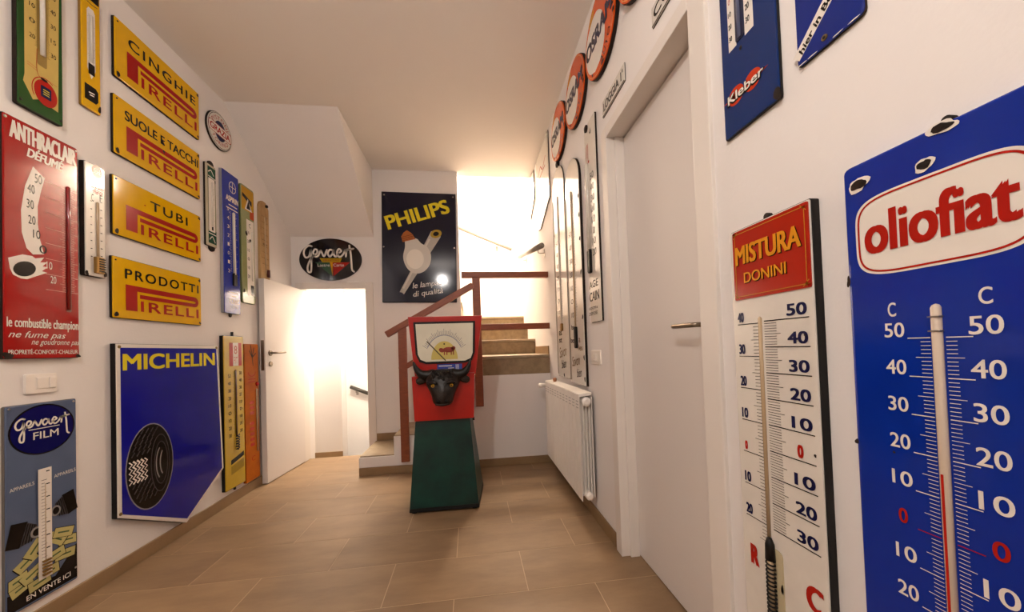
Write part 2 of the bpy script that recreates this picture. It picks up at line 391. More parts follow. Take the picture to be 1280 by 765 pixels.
obj('globe', globe(.045, -.335), mat('hall_globe_glass', '#FFF7F0', .4, emit=HALL_GLOBE), gl, True)
sw = thing('wall_lamp', 'opal globe wall lamp high on the right wall of the stairwell', 'lamp', (WR, 4.25, 3.12))
obj('back_plate', lathe(B(), [(.05, 0), (.05, -.015), (.02, -.025)], 24, 'x'), PLASTIC, sw)
obj('arm', tube(B(), [(-.02, 0, 0), (-.10, 0, 0), (-.12, 0, -.02)], .008, 10), PLASTIC, sw, True)
obj('globe', globe(.09, -.10), mat('stair_globe_glass', '#FFE8CC', .4, emit=STAIR_GLOBE), sw, True).location = (-.13, 0, 0)

# ------------------------------------------------------------------ signs: local x along the wall, z up, front towards -y
class Sign:
    def __init__(s, name, label, cat, wall, quad=None, rct=None, d=.014, so=.002, group=None, tilt=0):
        s.wall, s.d, s.so = wall, d, so
        s.F = d+so
        s.axis, s.val = {'L': (0, WL+s.F), 'R': (0, WR-s.F), 'B': (1, YB-s.F)}[wall]
        if quad:
            q = [s.uv(*p) for p in quad]
            u0 = (q[0][0]+q[3][0])/2; u1 = (q[1][0]+q[2][0])/2; v1 = (q[0][1]+q[1][1])/2; v0 = (q[2][1]+q[3][1])/2
        else: u0, v0, u1, v1 = rct
        s.u0, s.v0, s.w, s.h = u0, v0, u1-u0, v1-v0
        s.uc = (u0+u1)/2
        loc, rz = {'L': ((WL, s.uc, v0), PI/2), 'R': ((WR, -s.uc, v0), -PI/2), 'B': ((s.uc, YB, v0), 0)}[wall]
        s.root = thing(name, label, cat, loc, rz, group); s.root.rotation_euler = (0, tilt, rz)
        s.n = 0
    def uv(s, x, y):
        P = on(s.axis, s.val, x, y)
        return {'L': (P.y, P.z), 'R': (-P.y, P.z), 'B': (P.x, P.z)}[s.wall]
    def p(s, x, y): u, v = s.uv(x, y); return (u-s.uc, v-s.v0)
    def nz(s, a, b): return (-s.w/2 + a*s.w, s.h*(1-b))          # normalised, from the top left
    def y(s, layer=1): return -(s.F + .0005*layer)
    def plate(s, m, poly=None, name='plate', bev=.004, edge=None, r=.006):
        poly = poly or rrect(-s.w/2, 0, s.w/2, s.h, r, 3)
        if edge:                                                   # dark rusty back pan with the enamel face on it
            obj('back_pan', prism(B(), poly, -s.so, -(s.F-.0035)), edge, s.root)
            cx = sum(p[0] for p in poly)/len(poly); cz = sum(p[1] for p in poly)/len(poly)
            k = .0016
            poly2 = [(x-k*(1 if x > cx else -1), z-k*(1 if z > cz else -1)) for x, z in poly]
            return obj(name, prism(B(), poly2, -(s.F-.0034), -s.F, min(bev, .003), 2), m, s.root, False)
        return obj(name, prism(B(), poly, -s.so, -s.F, bev), m, s.root, False)
    def flat(s, m, polys, name='print', layer=1, parent=None, label=None):
        bm = B()
        for p in polys: face(bm, p, s.y(layer))
        o = obj(name, bm, m, parent or s.root)
        if label: o['label'] = label
        return o
    def text(s, m, items, name='lettering', layer=2, label=None, **kw):
        """items: (string, x0, z0, x1, z1[, dict]) in local metres"""
        one = {'numerals': 'numeral', 'red_numerals': 'red_numeral', 'red_letters': 'red_letter', 'zero_numerals': 'zero_numeral', 'scale_letters': 'scale_letter', 'scale_dashes': 'scale_dash'}.get(name, name)
        for it in items:
            k = dict(kw); k.update(it[5] if len(it) > 5 else {})
            bm = B(); put_text(bm, *it[:5], s.y(layer), **k)
            o = obj(one, bm, m, s.root)
            if label: o['label'] = label
        return o
    def lines(s, m, segs, wd, name='scale_marks', layer=2):
        bm = B()
        for sg in segs:
            (x0, z0), (x1, z1) = sg[:2]; ww = sg[2] if len(sg) > 2 else wd
            ribbon(bm, [(x0, z0), (x1, z1)], ww, s.y(layer), False)
        return obj(name, bm, m, s.root)
    def strokes(s, m, strokes, wd, name='lettering', layer=2):
        bm = B()
        for st_ in strokes: ribbon(bm, [tuple(v) for v in cr(st_, 7)] if len(st_) > 2 else st_, wd, s.y(layer))
        return obj(name, bm, m, s.root)
    def tube(s, m, x, z0, z1, r, name='glass_tube', out=.5, top_round=True, x2=None):
        y = -(s.F + r*out); x2 = x if x2 is None else x2
        pts = [(x, y, z0), (x2, y, z1)]; rad = [r, r]
        if top_round: pts.append((x2, y, z1+r*.7)); rad.append(r*.55); pts.append((x2, y, z1+r)); rad.append(r*.1)
        return obj(name, tube(B(), pts, rad, 12), m, s.root, True)
    def screws(s, pts, m=None, r=.005, name='screw'):
        for x, z in pts:
            obj(name, lathe(B(), [(r, 0), (r, -.0015), (r*.6, -.003)], 10, 'y', (x, -s.F, z)), m or BLACKM, s.root)
    def chips(s, pts, m=None, layer=3, ring=None):
        for i, (x, z, rx, rz) in enumerate(pts):
            if ring: s.flat(ring, [blobpoly(x, z, rx*1.45, rz*1.4, i+31)], 'chip_rim', layer)
            s.flat(m or RUST, [blobpoly(x, z, rx, rz, i+11+int(x*1000))], 'enamel_chip', layer+1)

YEL = enamel('yellow', '#DDAA06'); WHT = enamel('white', '#DAD3C9'); RED = enamel('red', '#9C0A0A'); BLU = enamel('blue', '#10207E')
NAVY = enamel('navy', '#0B0B26'); CREAM = enamel('cream', '#C8AC60'); BLK = paint('black', '#15100E'); PW = paint('white', '#E4DCD2')
PRED = paint('red', '#A61C12'); PYEL = paint('yellow', '#E0CC28'); PBLUE = paint('dark_blue', '#15173F'); PPIR = paint('brick_red', '#9E1C14')

# --- four yellow signs
for key, word, q, a0, a1 in (('CINGHIE', 'CINGHIE', ((143, 20), (249, 117), (249, 174), (143, 95)), .13, .94),
                             ('SUOLE E TACCHI', 'SUOLE E TACCHI', ((142, 116), (250, 193), (250, 249), (142, 190)), .10, .97),
                             ('TUBI', 'TUBI', ((141, 217), (251, 271), (251, 327), (141, 292)), .36, .81),
                             ('PRODOTTI', 'PRODOTTI', ((140, 319), (252, 348), (251, 406), (141, 398)), .11, .96)):
    s = Sign('enamel_sign', 'yellow enamel sign reading %s above long red lettering' % word, 'sign', 'L', q, group='yellow enamel signs in a column')
    s.plate(YEL, edge=RUST)
    x0, z0 = s.nz(a0, .335); x1, z1 = s.nz(a1, .165)
    s.text(BLK, [(word, x0, z0, x1, z1, dict(bold=.022, space=1.25 if len(word) < 10 else 1.0))], 'heading')
    N = lambda l: [s.nz(*p) for p in l]
    hh = .0975*s.h/s.w
    upper = [(.115, .43), (.90, .43)] + [(.90+hh*1.05*math.sin(t), .5325-.1025*math.cos(t)) for t in [i*PI/10 for i in range(1, 10)]] + [(.90, .635), (.25, .635), (.25, .565), (.90, .565), (.915, .55), (.915, .535), (.90, .52), (.225, .52), (.225, .86), (.115, .86)]
    bm = B(); face(bm, N(upper), s.y(2))
    xa, za = s.nz(.258, .855); xb, zb = s.nz(.955, .675)
    put_text(bm, 'IRELLI', xa, za, xb, zb, s.y(2), bold=.03, space=1.15)
    obj('logo', bm, PPIR, s.root)['label'] = 'brick red long-P lettering'
    c = [s.nz(.03, .06), s.nz(.97, .06), s.nz(.97, .94), s.nz(.03, .94)]
    s.screws(c, r=.004)
    s.chips([(c[3][0], c[3][1], .010, .012), (c[1][0]+.004, c[1][1], .006, .009), (c[2][0]+.002, c[2][1]-.004, .007, .006)])
    if word[0] == 'S': s.chips([(*s.nz(.50, .30), .008, .012), (*s.nz(.51, .46), .007, .008)])
    if word[0] == 'T': s.chips([(*s.nz(.30, .30), .004, .004)], PPIR)

# --- round white sign
s = Sign('round_sign', 'small round white sign with red banner beside the top yellow sign', 'sign', 'L', rct=(2.47, 2.475, 2.71, 2.725))
R0 = s.w/2; cz = s.h/2
obj('back_pan', prism(B(), ell(0, cz, R0, cz, 40), -.002, -.013), RUST, s.root)
obj('plate', prism(B(), ell(0, cz, R0-.004, cz-.004, 40), -.013, -s.F, .002, 2), WHT, s.root)
s.strokes(BLK, [ell(0, cz, R0*.92, cz*.92, 40) + [(R0*.92, cz)]], .003, 'border_line', 1)
s.flat(PBLUE, [ell(0, cz, R0*.46, cz*.55, 28)], 'center_disc', 1)
s.flat(PW, [rrect(-R0*.92, cz-.036, R0*.92, cz+.036, .02)], 'banner', 2)
s.strokes(PRED, [rrect(-R0*.9, cz-.034, R0*.9, cz+.034, .02) + [rrect(-R0*.9, cz-.034, R0*.9, cz+.034, .02)[0]]], .004, 'banner_border', 3)
s.text(PRED, [('GRAZIA', -R0*.8, cz-.022, R0*.8, cz+.022, dict(bold=.03))], 'banner_lettering', 3)
def arc_text(s, m, txt, cx, cz, r0, r1, a0, a1, name, layer=2, inner=False, bold=.02, sq=1):
    bm = B()
    def wp(u, v):
        a = math.radians(a0 + (a1-a0)*u); r = (r0 + (r1-r0)*v) if not inner else (r1 - (r1-r0)*v)
        return cx + r*math.cos(a), cz + sq*r*math.sin(a)
    put_text(bm, txt, 0, 0, 1, 1, s.y(layer), bold=bold, space=1.2, warp=wp)
    return obj(name, bm, m, s.root)
arc_text(s, PRED, 'PISTONI', 0, cz, R0*.60, R0*.82, 150, 30, 'arc_lettering', bold=0)
arc_text(s, PRED, 'TORINO', 0, cz, R0*.60, R0*.82, 215, 325, 'arc_lettering', inner=True, bold=0)

# --- cream thermometer on green
s = Sign('wall_thermometer', 'tall cream and green enamel thermometer at the top left corner', 'thermometer', 'L', rct=(1.503, 2.02, 1.652, 2.80), d=.018)
GREEN = enamel('green', '#1F4A1C')
s.plate(GREEN, edge=RUST)
hw = s.w/2
s.flat(CREAM, [[(-hw*.72, .13), (-hw*.78, .10), (-hw*.38, .045), (-hw*.1, .06), (hw*.75, .05), (hw*.85, s.h-.03), (-hw*.72, s.h-.03)]], 'face', 1)
s.flat(PRED, [ell(hw*.18, .098, hw*.52, .052, 28)], 'red_emblem', 2)
s.flat(PBLUE, [rrect(-hw*.05, .078, hw*.42, .125, .004)], 'blue_emblem', 3)
s.lines(PYEL, [((hw*.05, .092), (hw*.33, .092)), ((hw*.05, .101), (hw*.33, .101)), ((hw*.05, .110), (hw*.33, .110))], .003, 'emblem_bars', 4)
s.strokes(PRED, [ell(hw*.18, .098, hw*.60, .060, 24, 60, 210)], .003, 'emblem_ring', 2)
zz = [.30+.062*k for k in range(8)]
s.text(BLK, [(t, -hw*.52, z-.009, -hw*.28, z+.009) for t, z in zip(('20', '0', '10', '10', '20', '30', '40', '50'), zz)] + [(t, hw*.42, z-.035, hw*.66, z-.017) for t, z in zip(('30', '15', '30', '40', '50', '60', '70', '80'), zz)], 'numerals')
s.lines(BLK, [((-hw*.18, .27+.0062*k), (-hw*(.26 if k % 5 else .3), .27+.0062*k)) for k in range(75)] + [((hw*.26, .25+.0062*k), (hw*(.34 if k % 5 else .38), .25+.0062*k)) for k in range(78)], .0009)
s.flat(mat('tube_bed', '#8C6F24', .5), [rrect(-hw*.2, .2, hw*.24, s.h-.16, .008)], 'tube_bed', 2)
s.tube(GLASSW, hw*.02, .245, s.h-.2, .0075)
s.strokes(PRED, [[(-hw*.2, .26), (-hw*.2, .17), (hw*.05, .148), (hw*.22, .155)]], .0018, 'bulb_outline', 2)
s.flat(BLK, [ell(hw*.1, .150, .012, .005)], 'bulb_slot', 3)
s.text(BLK, [('RANCE', hw*.0, s.h-.125, hw*.8, s.h-.098)], 'lettering')
s.lines(mat('print_orange', '#B4681E', .4), [((-hw*.62, .185), (-hw*.2, .180)), ((-hw*.62, .176), (-hw*.2, .171)), ((hw*.2, .16), (hw*.7, .155))], .0022, 'small_lettering')
s.screws([(-hw*.88, .02), (hw*.88, .02)])

# --- narrow yellow thermometer
s = Sign('wall_thermometer', 'narrow bright yellow thermometer with small white scale near the ceiling', 'thermometer', 'L', rct=(1.728, 2.174, 1.81, 2.76), d=.012)
s.plate(YEL, edge=mat('brass_edge', '#8A6420', .5)); hw = s.w/2
s.flat(PW, [[(-hw*.42, .19), (0, .145), (hw*.42, .19), (hw*.42, .46), (hw*.25, .475), (-hw*.25, .475), (-hw*.42, .46)]], 'scale_panel', 1)
s.lines(BLK, [((hw*.1*sg, .22+.007*k), (hw*(.28 if k % 5 else .36)*sg, .22+.007*k)) for k in range(33) for sg in (-1, 1)], .0011)
s.tube(GLASSW, 0, .225, .44, .0045)
s.flat(BLK, [rect(-hw*.32, .165, hw*.32, .215)], 'bulb_cover', 3)
s.flat(BLK, [[(-hw*.7, .04), (hw*.45, .04), (hw*.7, .055), (hw*.7, .10), (hw*.45, .112), (-hw*.7, .112)]], 'dark_label', 1)
s.lines(PW, [((-hw*.3, .078), (hw*.3, .082)), ((-hw*.2, .068), (hw*.25, .071))], .005, 'label_lettering', 2)
s.flat(BLK, [rrect(-hw*.75, .515, hw*.85, .58, .006)], 'dark_heading', 1)
s.strokes(PW, [[(-hw*.5, .53), (-hw*.1, .55), (hw*.3, .535), (hw*.6, .56)]], .004, 'heading_script', 2)
s.strokes(BLK, [[(-hw*.6, .50), (0, .497), (hw*.7, .503)]], .003, 'underline', 1)
s.chips([(hw*.8, .025, .006, .016)]); s.screws([(hw*.75, .018)], r=.004)

# --- red thermometer sign
s = Sign('wall_thermometer', 'large red enamel thermometer sign reading ANTHRACLAIR at the left edge', 'thermometer', 'L', quad=((5, 140), (97, 186), (100, 447), (2, 449)), d=.020)
s.plate(RED, edge=RUST); hw = s.w/2
def T(s, m, lst, name='lettering', layer=2, **kw):      # boxes by pixel: lower-left and upper-right corner of the word
    s.text(m, [(t, *s.p(*a), *s.p(*b), *( [k] if k else [])) for t, a, b, *r in lst for k in [r[0] if r else None]], name, layer, **kw)
T(s, PW, [('ANTHRACLAIR', (11, 170), (94.5, 189))], 'heading', bold=.03)
T(s, PW, [('DÉFUMÉ', (33, 195), (79, 202))], 'heading', bold=.03, shear=.25)
band_o = [s.p(*q) for q in ((41, 208), (31, 232), (26, 262), (27, 290), (33, 310), (41, 318))]
band_i = [s.p(*q) for q in ((55, 318), (50, 300), (47, 280), (47, 258), (51, 240), (56, 223))]
s.flat(PW, [band_o + band_i], 'scale_band', 1)
T(s, BLK, [(t, (x, y+5), (x+9, y-3)) for t, x, y in (('50', 43, 223), ('40', 34, 235), ('30', 33, 254), ('20', 35, 274), ('10', 41, 292), ('0', 49, 311))], 'numerals')
T(s, PW, [('10', (58, 336), (65, 328)), ('20', (63, 354), (70, 346))], 'numerals')
tx, tz1 = s.p(83, 233); tz0 = s.p(83, 390)[1]
LRED = paint('light_red', '#E0A89E')
z0, z1 = s.p(80, 365)[1], s.p(80, 236)[1]
lines = []
for k in range(71):
    z = z0 + (z1-z0)*k/70; lng = k % 10 == 0
    lines.append(((tx-.006, z), (tx-(.075 if lng else (.026 if k % 5 == 0 else .018)), z), .0016 if lng else .001))
    lines.append(((tx+.012, z), (tx+(.045 if lng else (.032 if k % 5 == 0 else .026)), z), .0012 if lng else .001))
s.lines(LRED, lines, .001)
s.flat(mat('dark_red_groove', '#6E0E0E', .3, coat=.5), [rrect(tx-.006, tz0, tx+.014, tz1, .006)], 'groove', 2)
s.tube(mat('red_glass', '#8A1010', .12, coat=1), tx+.004, tz0+.01, tz1-.004, .0055)
s.flat(PW, [[s.p(*q) for q in ((10, 322), (12, 335), (16, 343), (26, 348), (34, 349), (46, 345), (59, 341), (52, 339), (60, 334), (53, 333), (59, 328), (50, 328), (55, 322), (44, 323), (40, 320), (28, 318))]], 'flame_emblem', 1)
s.flat(BLK, [[s.p(16+14*(1-math.cos(a))*1.02, 336-9.5*math.sin(a)) for a in [i*2*PI/20 for i in range(20)]]], 'coal_emblem', 2)
T(s, PW, [('le combustible champion', (8, 412), (97.5, 402))], 'lettering', bold=.012)
T(s, PW, [('ne fume pas', (10, 424), (82, 416), dict(shear=.4)), ('ne goudronne pas', (39, 433), (99, 425), dict(shear=.4))], 'script_lettering')
T(s, PW, [('PROPRETÉ-CONFORT-CHALEUR', (10, 443), (97, 436))], 'lettering', bold=.01)
s.chips([(-hw+.01, .012, .016, .012), (hw-.008, .008, .010, .006)]); s.screws([(-hw*.94, s.h*.985), (hw*.93, s.h*.985)], STEEL, .005)

# --- small white thermometer with red oval
s = Sign('wall_thermometer', 'small white thermometer with red oval beside the red sign', 'thermometer', 'L', quad=((105, 197), (131, 214), (133, 348), (107, 344)), d=.022)
s.plate(WHT, edge=RUST); hw = s.w/2
c = s.p(121, 215)
s.flat(PRED, [ell(c[0], c[1], hw*.52, .030, 28)], 'red_oval', 1)
s.text(PW, [('Stark', c[0]-hw*.34, c[1]-.011, c[0]+hw*.34, c[1]+.012, dict(shear=.3))], 'oval_lettering', 2)
T(s, BLK, [('COLUMBUS', (112, 225), (130, 232)), ('C', (114, 251), (117, 243)), ('F', (124.5, 252), (127.5, 245))], 'lettering')
T(s, PRED, [('la grande', (114, 236), (130, 235)), ('marca', (116, 241), (128, 241))], 'script_lettering', shear=.4)
s.strokes(PRED, [[s.p(113, 233), s.p(119, 235), s.p(130, 238.5)], [s.p(115, 238), s.p(121, 240.5), s.p(128, 243.5)]], .002, 'script_strokes')
tx = s.p(121.5, 290)[0]; z0, z1 = s.p(121, 322)[1], s.p(121, 254)[1]
s.lines(BLK, [((tx-hw*.5, z0+(z1-z0)*k/7), (tx-hw*.65, z0+(z1-z0)*k/7)) for k in range(8)] + [((tx+hw*.3, z0+(z1-z0)*k/7+.01), (tx+hw*.5, z0+(z1-z0)*k/7+.01)) for k in range(8)], .003)
s.tube(GLASSB, tx, z0-.03, z1, .005)
zb = s.p(121, 342)[1]
obj('bulb_guard', box(B(), tx-.018, tx+.018, -(s.F+.014), -s.F, zb, zb+.075, .003), mat('brass_guard', '#8E6C34', .4, metal=.6), s.root)
gg = B()
for k in range(6): box(gg, tx-.006, tx+.02, -(s.F+.016), -(s.F+.013), zb+.008+.011*k, zb+.014+.011*k)
obj('guard_slots', gg, BLACKM, s.root)
s.chips([(hw*.88, .018, .007, .014), (-hw*.9, .01, .008, .010)])

# --- narrow green and white thermometer with brackets
s = Sign('wall_thermometer', 'narrow green and white thermometer right of the yellow signs', 'thermometer', 'L', rct=(2.447, 1.765, 2.541, 2.315), d=.014)
s.plate(enamel('greyish_white', '#BDB49C'), edge=RUST); hw = s.w/2; hh = s.h
GP = paint('green', '#1E4A38')
s.flat(GP, [rect(-hw*.6, hh*.80, hw*.92, hh*.97), rect(-hw*.6, .02, hw*.92, hh*.20)], 'green_fields', 1)
s.flat(PW, [rect(-hw*.5, hh*.18, hw*.7, hh*.83)], 'scale_panel', 2)
s.strokes(GP, [[(-hw*.55, hh*.18), (-hw*.55, hh*.83)], [(hw*.78, hh*.18), (hw*.78, hh*.83)]], .003, 'border', 2)
s.strokes(PW, [[(-hw*.5, hh*.90), (0, hh*.93), (hw*.5, hh*.88)], [(-hw*.5, hh*.85), (hw*.8, hh*.84)]], .006, 'ornament', 3)
s.strokes(PW, [[(-hw*.5, hh*.155), (hw*.8, hh*.15)], [(-hw*.4, hh*.08), (hw*.1, hh*.12), (hw*.6, hh*.06)]], .006, 'ornament', 3)
s.lines(BLK, [((hw*.3, hh*.26+.0072*k), (hw*(.45 if k % 5 else .6), hh*.26+.0072*k)) for k in range(42)], .0009, layer=3)
s.tube(GLASSW, hw*.1, hh*.24, hh*.78, .005)
s.flat(BLK, [rect(hw*.0, hh*.2, hw*.3, hh*.26)], 'bulb_cover', 4)
for zc in (hh+.006, -.006):
    obj('hanger', prism(B(), ell(hw*.25, zc, hw*.55, .024, 16), -.002, -.010), RUST, s.root)

# --- blue pharmacy thermometer
s = Sign('wall_thermometer', 'tall bright blue thermometer with round cross emblem on the left wall', 'thermometer', 'L', quad=((279, 210), (300, 226), (299, 393), (279, 391)), d=.022)
s.plate(enamel('bright_blue', '#1E2F96'), edge=mat('grey_edge', '#8C8A90', .5)); hw = s.w/2; hh = s.h
c = (hw*.2, hh*.905)
s.strokes(PW, [ell(*c, .034, .040, 24) + [(c[0]+.034, c[1])], [(c[0]-.028, c[1]), (c[0]+.028, c[1])], [(c[0], c[1]-.034), (c[0], c[1]+.034)]], .005, 'cross_emblem')
s.text(PW, [('ASPIRIN', -hw*.62, hh*.795, hw*.9, hh*.835)], 'heading', bold=.03)
s.lines(PW, [((-hw*.3, hh*.77), (hw*.75, hh*.77)), ((-hw*.6, hh*.745), (hw*.8, hh*.745)), ((-hw*.5, hh*.15), (hw*.7, hh*.15)), ((-hw*.1, hh*.125), (hw*.6, hh*.125))], .007, 'small_lettering')
s.text(PW, [('TONIC', -hw*.5, hh*.07, hw*.8, hh*.105, dict(bold=.02)), ('e vigore', -hw*.3, hh*.035, hw*.6, hh*.058, dict(shear=.3))], 'lettering')
s.lines(PW, [((-hw*.05, hh*.3+.0105*k), (-hw*(.2 if k % 5 else .32), hh*.3+.0105*k)) for k in range(42)] + [((hw*.45, hh*.28+.0105*k), (hw*(.55 if k % 5 else .68), hh*.28+.0105*k)) for k in range(44)], .0014)
s.text(PW, [(t, -hw*.5, hh*.3+.0525*k*1.2-.012, -hw*.28, hh*.3+.0525*k*1.2+.012) for k, t in enumerate(('2', '1', '0', '1', '2', '3', '4', '5'))], 'numerals')
s.tube(GLASSW, hw*.22, hh*.28, hh*.72, .009)
obj('bulb_cover', prism(B(), rrect(hw*.02, hh*.2, hw*.42, hh*.29, .006), -s.F, -(s.F+.012), .002), BLACKM, s.root)
obj('hanger', prism(B(), ell(0, -.006, .012, .018, 12), -.002, -.01), RUST, s.root)

# --- olive and cream thermometer
s = Sign('wall_thermometer', 'pale green thermometer with yellow and black triangle beside the blue one', 'thermometer', 'L', quad=((301, 229), (317, 239), (320, 381), (303, 378)), d=.016)
s.plate(enamel('pale_green', '#8F9468'), r=.02, edge=mat('green_edge', '#5E6B45', .5)); hw = s.w/2; hh = s.h
s.flat(paint('ochre', '#B98C22'), [rect(-hw*.9, hh*.79, hw*.9, hh*.985)], 'ochre_field', 1)
s.flat(BLK, [[(-hw*.8, hh*.93), (hw*.6, hh*.89), (hw*.6, hh*.85), (-hw*.8, hh*.90)]], 'dark_band', 2)
s.flat(PW, [[(0, hh*.90), (-hw*.45, hh*.80), (hw*.62, hh*.80)]], 'white_triangle', 3)
s.flat(BLK, [[(hw*.06, hh*.885), (-hw*.22, hh*.81), (hw*.42, hh*.81)]], 'black_triangle', 4)
s.flat(paint('orange_red', '#B4461E'), [[(hw*.3, hh*.79), (hw*.9, hh*.81), (hw*.9, hh*.735), (hw*.3, hh*.735)]], 'red_corner', 2)
s.flat(PW, [rect(-hw*.25, hh*.07, hw*.85, hh*.72)], 'scale_panel', 1)
s.text(BLK, [('C', hw*.1, hh*.655, hw*.4, hh*.69)] + [(t, -hw*.15, hh*.22+.068*k, hw*.15, hh*.22+.068*k+.024) for k, t in enumerate(('20', '10', '0', '10', '20', '30'))], 'numerals')
s.tube(GLASSW, hw*.5, hh*.2, hh*.62, .006)
s.flat(BLK, [rect(hw*.25, hh*.08, hw*.75, hh*.16)], 'bulb_cover', 3)
s.chips([(-hw*.3, hh*.595, .012, .018), (hw*.25, hh*.545, .010, .014), (-hw*.75, hh*.10, .010, .014)])

# --- wooden rule thermometer, half hidden by the door
s = Sign('wall_thermometer', 'pale wooden thermometer board hanging above the open low door', 'thermometer', 'L', rct=(3.02, 1.66, 3.15, 2.32), d=.018)
WB = mat('pale_worn_wood', '#B89464', .6, col2='#A07C4E', vscale=6, stretch=(6, 6, 1))
hw = s.w/2; hh = s.h
s.plate(WB, poly=[(-hw, 0), (hw, 0), (hw, hh-.05), (hw*.6, hh-.01), (hw*.3, hh), (-hw*.3, hh), (-hw*.8, hh-.02), (-hw, hh-.05)])
s.lines(BLK, [((-hw*.7, hh*.2+.05*k), (hw*.7, hh*.2+.05*k)) for k in range(9)], .0018)
s.text(BLK, [('REAUM', -hw*.4, hh*.44, hw*.5, hh*.465)], 'lettering')
s.tube(GLASSB, hw*.05, .06, hh*.8, .005)
obj('hook', lathe(B(), [(.012, 0), (.012, -.012), (.006, -.016)], 12, 'y', (hw*.4, -s.F, hh-.03)), RUST, s.root)
obj('bulb', tube(B(), [(hw*.5, -s.F-.008, .03), (hw*.5, -s.F-.008, .09)], .012, 10), mat('dark_red_bulb', '#4A1010', .3), s.root, True)

# --- light switch, left
s = Sign('light_switch', 'white light switch plate between the red sign and the grey-blue poster', 'switch', 'L', quad=((32, 468), (71, 466), (72, 490), (33, 493)), d=.009, so=0)
s.plate(PLASTIC, bev=.003); hw = s.w/2
obj('insert', box(B(), -hw*.42, hw*.88, -(s.F+.002), -s.F, s.h*.22, s.h*.84, .001, 1), PLASTIC, s.root)
obj('rocker', box(B(), hw*.42, hw*.84, -(s.F+.006), -s.F, s.h*.25, s.h*.80, .002), PLASTIC, s.root)
obj('rocker', box(B(), -hw*.38, hw*.38, -(s.F+.0035), -s.F, s.h*.25, s.h*.80, .0012), PLASTIC, s.root)

# --- blue pentagon tyre sign
s = Sign('enamel_sign', 'large dark blue pointed enamel sign with yellow heading and black tyre', 'sign', 'L', rct=(1.850, .068, 2.516, 1.108), d=.025)
hw = s.w/2; hh = s.h; tipx = s.p(234, 655)[0]
poly = [(-hw, .214), (tipx, 0.0), (hw+.036, .213), (hw, hh-.002), (-hw, hh)]
s.plate(PW, poly=poly, edge=BLACKM)
ins = [(-hw+.020, .224), (tipx, .024), (hw+.020, .222), (hw-.016, hh-.022), (-hw+.020, hh-.020)]
s.flat(enamel('deep_blue', '#060C8A'), [ins], 'blue_field', 1)
T(s, PYEL, [('MICHELIN', (153, 463.5), (268, 441))], 'heading', layer=3, bold=.04)
# the tyre, printed in black with a pale outline and white tread blocks
tc = s.p(187, 582); tl = s.p(157.5, 582)[0]; tr = s.p(215.5, 582)[0]; tt = s.p(186, 531)[1]; tb = s.p(190, 633.5)[1]
tcx, tcz, trx, trz = (tl+tr)/2, (tt+tb)/2, (tr-tl)/2, (tt-tb)/2
s.flat(paint('grey_line', '#8E8C96'), [ell(tcx, tcz, trx+.005, trz+.006, 40)], 'tyre_outline', 2)
s.flat(BLK, [ell(tcx, tcz, trx, trz, 40)], 'tyre_body', 3)
DG = paint('dark_grey', '#3C3A3C'); MG = paint('mid_grey', '#8A8684')
s.strokes(DG, [ell(tcx+trx*.42, tcz, trx*.42, trz*.70, 40) + [(tcx+trx*.84, tcz)], ell(tcx+trx*.45, tcz, trx*.30, trz*.52, 40) + [(tcx+trx*.75, tcz)]], .005, 'tyre_rim', 4)
s.strokes(MG, [ell(tcx+trx*.52, tcz, trx*.30, trz*.42, 12, 120, 235), ell(tcx+trx*.66, tcz, trx*.26, trz*.36, 12, 130, 230)], .007, 'rim_highlight', 5)
seg = []
for r in range(14):
    for cidx in range(4):
        z = tcz + trz*(.82 - r*.122); zz_ = (z-tcz)/trz
        if abs(zz_) > .84 or -.32 < zz_ < .25: continue
        xl = tcx - trx*math.sqrt(max(0, 1-zz_**2)); x = xl + .018 + cidx*trx*.21
        seg.append(((x, z), (x+trx*.13, z+.022), .007))
tag(s.lines(DG, seg, .006, 'tread_grooves', 4), kind='stuff')
zig = []
for cidx in range(5):
    x = tcx - trx*.86 + cidx*trx*.155
    zig.append([(x + (.010 if k % 2 else -.006), tcz + trz*(.24 - k*.065)) for k in range(9)])
bm = B()
for z_ in zig: ribbon(bm, z_, .010 if 0 < zig.index(z_) < 4 else .006, s.y(5), False)
obj('white_tread', bm, PW, s.root)
s.screws([(-hw+.016, hh-.016), (hw-.014, hh-.016), (-hw+.014, .228)], mat('brass', '#8A7440', .4, metal=.7), .008)

# --- yellow thermometer with dark edge
s = Sign('wall_thermometer', 'yellow thermometer with red and white top and dark frame beside the tyre sign', 'thermometer', 'L', quad=((278, 419), (303, 421), (308, 605), (283, 611)), d=.024)
s.plate(enamel('lemon', '#B99A1E'), edge=BLACKM); hw = s.w/2; hh = s.h
s.flat(PRED, [rect(-hw*.45, hh*.80, hw*.80, hh*.955)], 'red_panel', 1)
s.flat(PW, [rect(-hw*.1, hh*.80, hw*.45, hh*.955)], 'white_strip', 2)
s.text(PRED, [('FIT', -hw*.02, hh*.815, hw*.36, hh*.86), ('8', hw*.02, hh*.88, hw*.32, hh*.935)], 'lettering', 3)
s.text(BLK, [(t, -hw*.62, hh*.335+.052*k, -hw*.35, hh*.335+.052*k+.024) for k, t in enumerate(('30', '20', '10', '0', '10', '20', '30', '40', '50'))] + [(t, hw*.5, hh*.35+.052*k, hw*.75, hh*.35+.052*k+.022) for k, t in enumerate(('30', '20', '10', '0', '10', '20', '30', '40', '50'))], 'numerals')
s.lines(BLK, [((hw*.08, hh*.34+.0052*k), (-hw*(.08 if k % 5 else .16), hh*.34+.0052*k)) for k in range(88)], .001)
s.tube(mat('dark_glass', '#5A3A22', .15, coat=1), hw*.12, hh*.33, hh*.77, .0055)
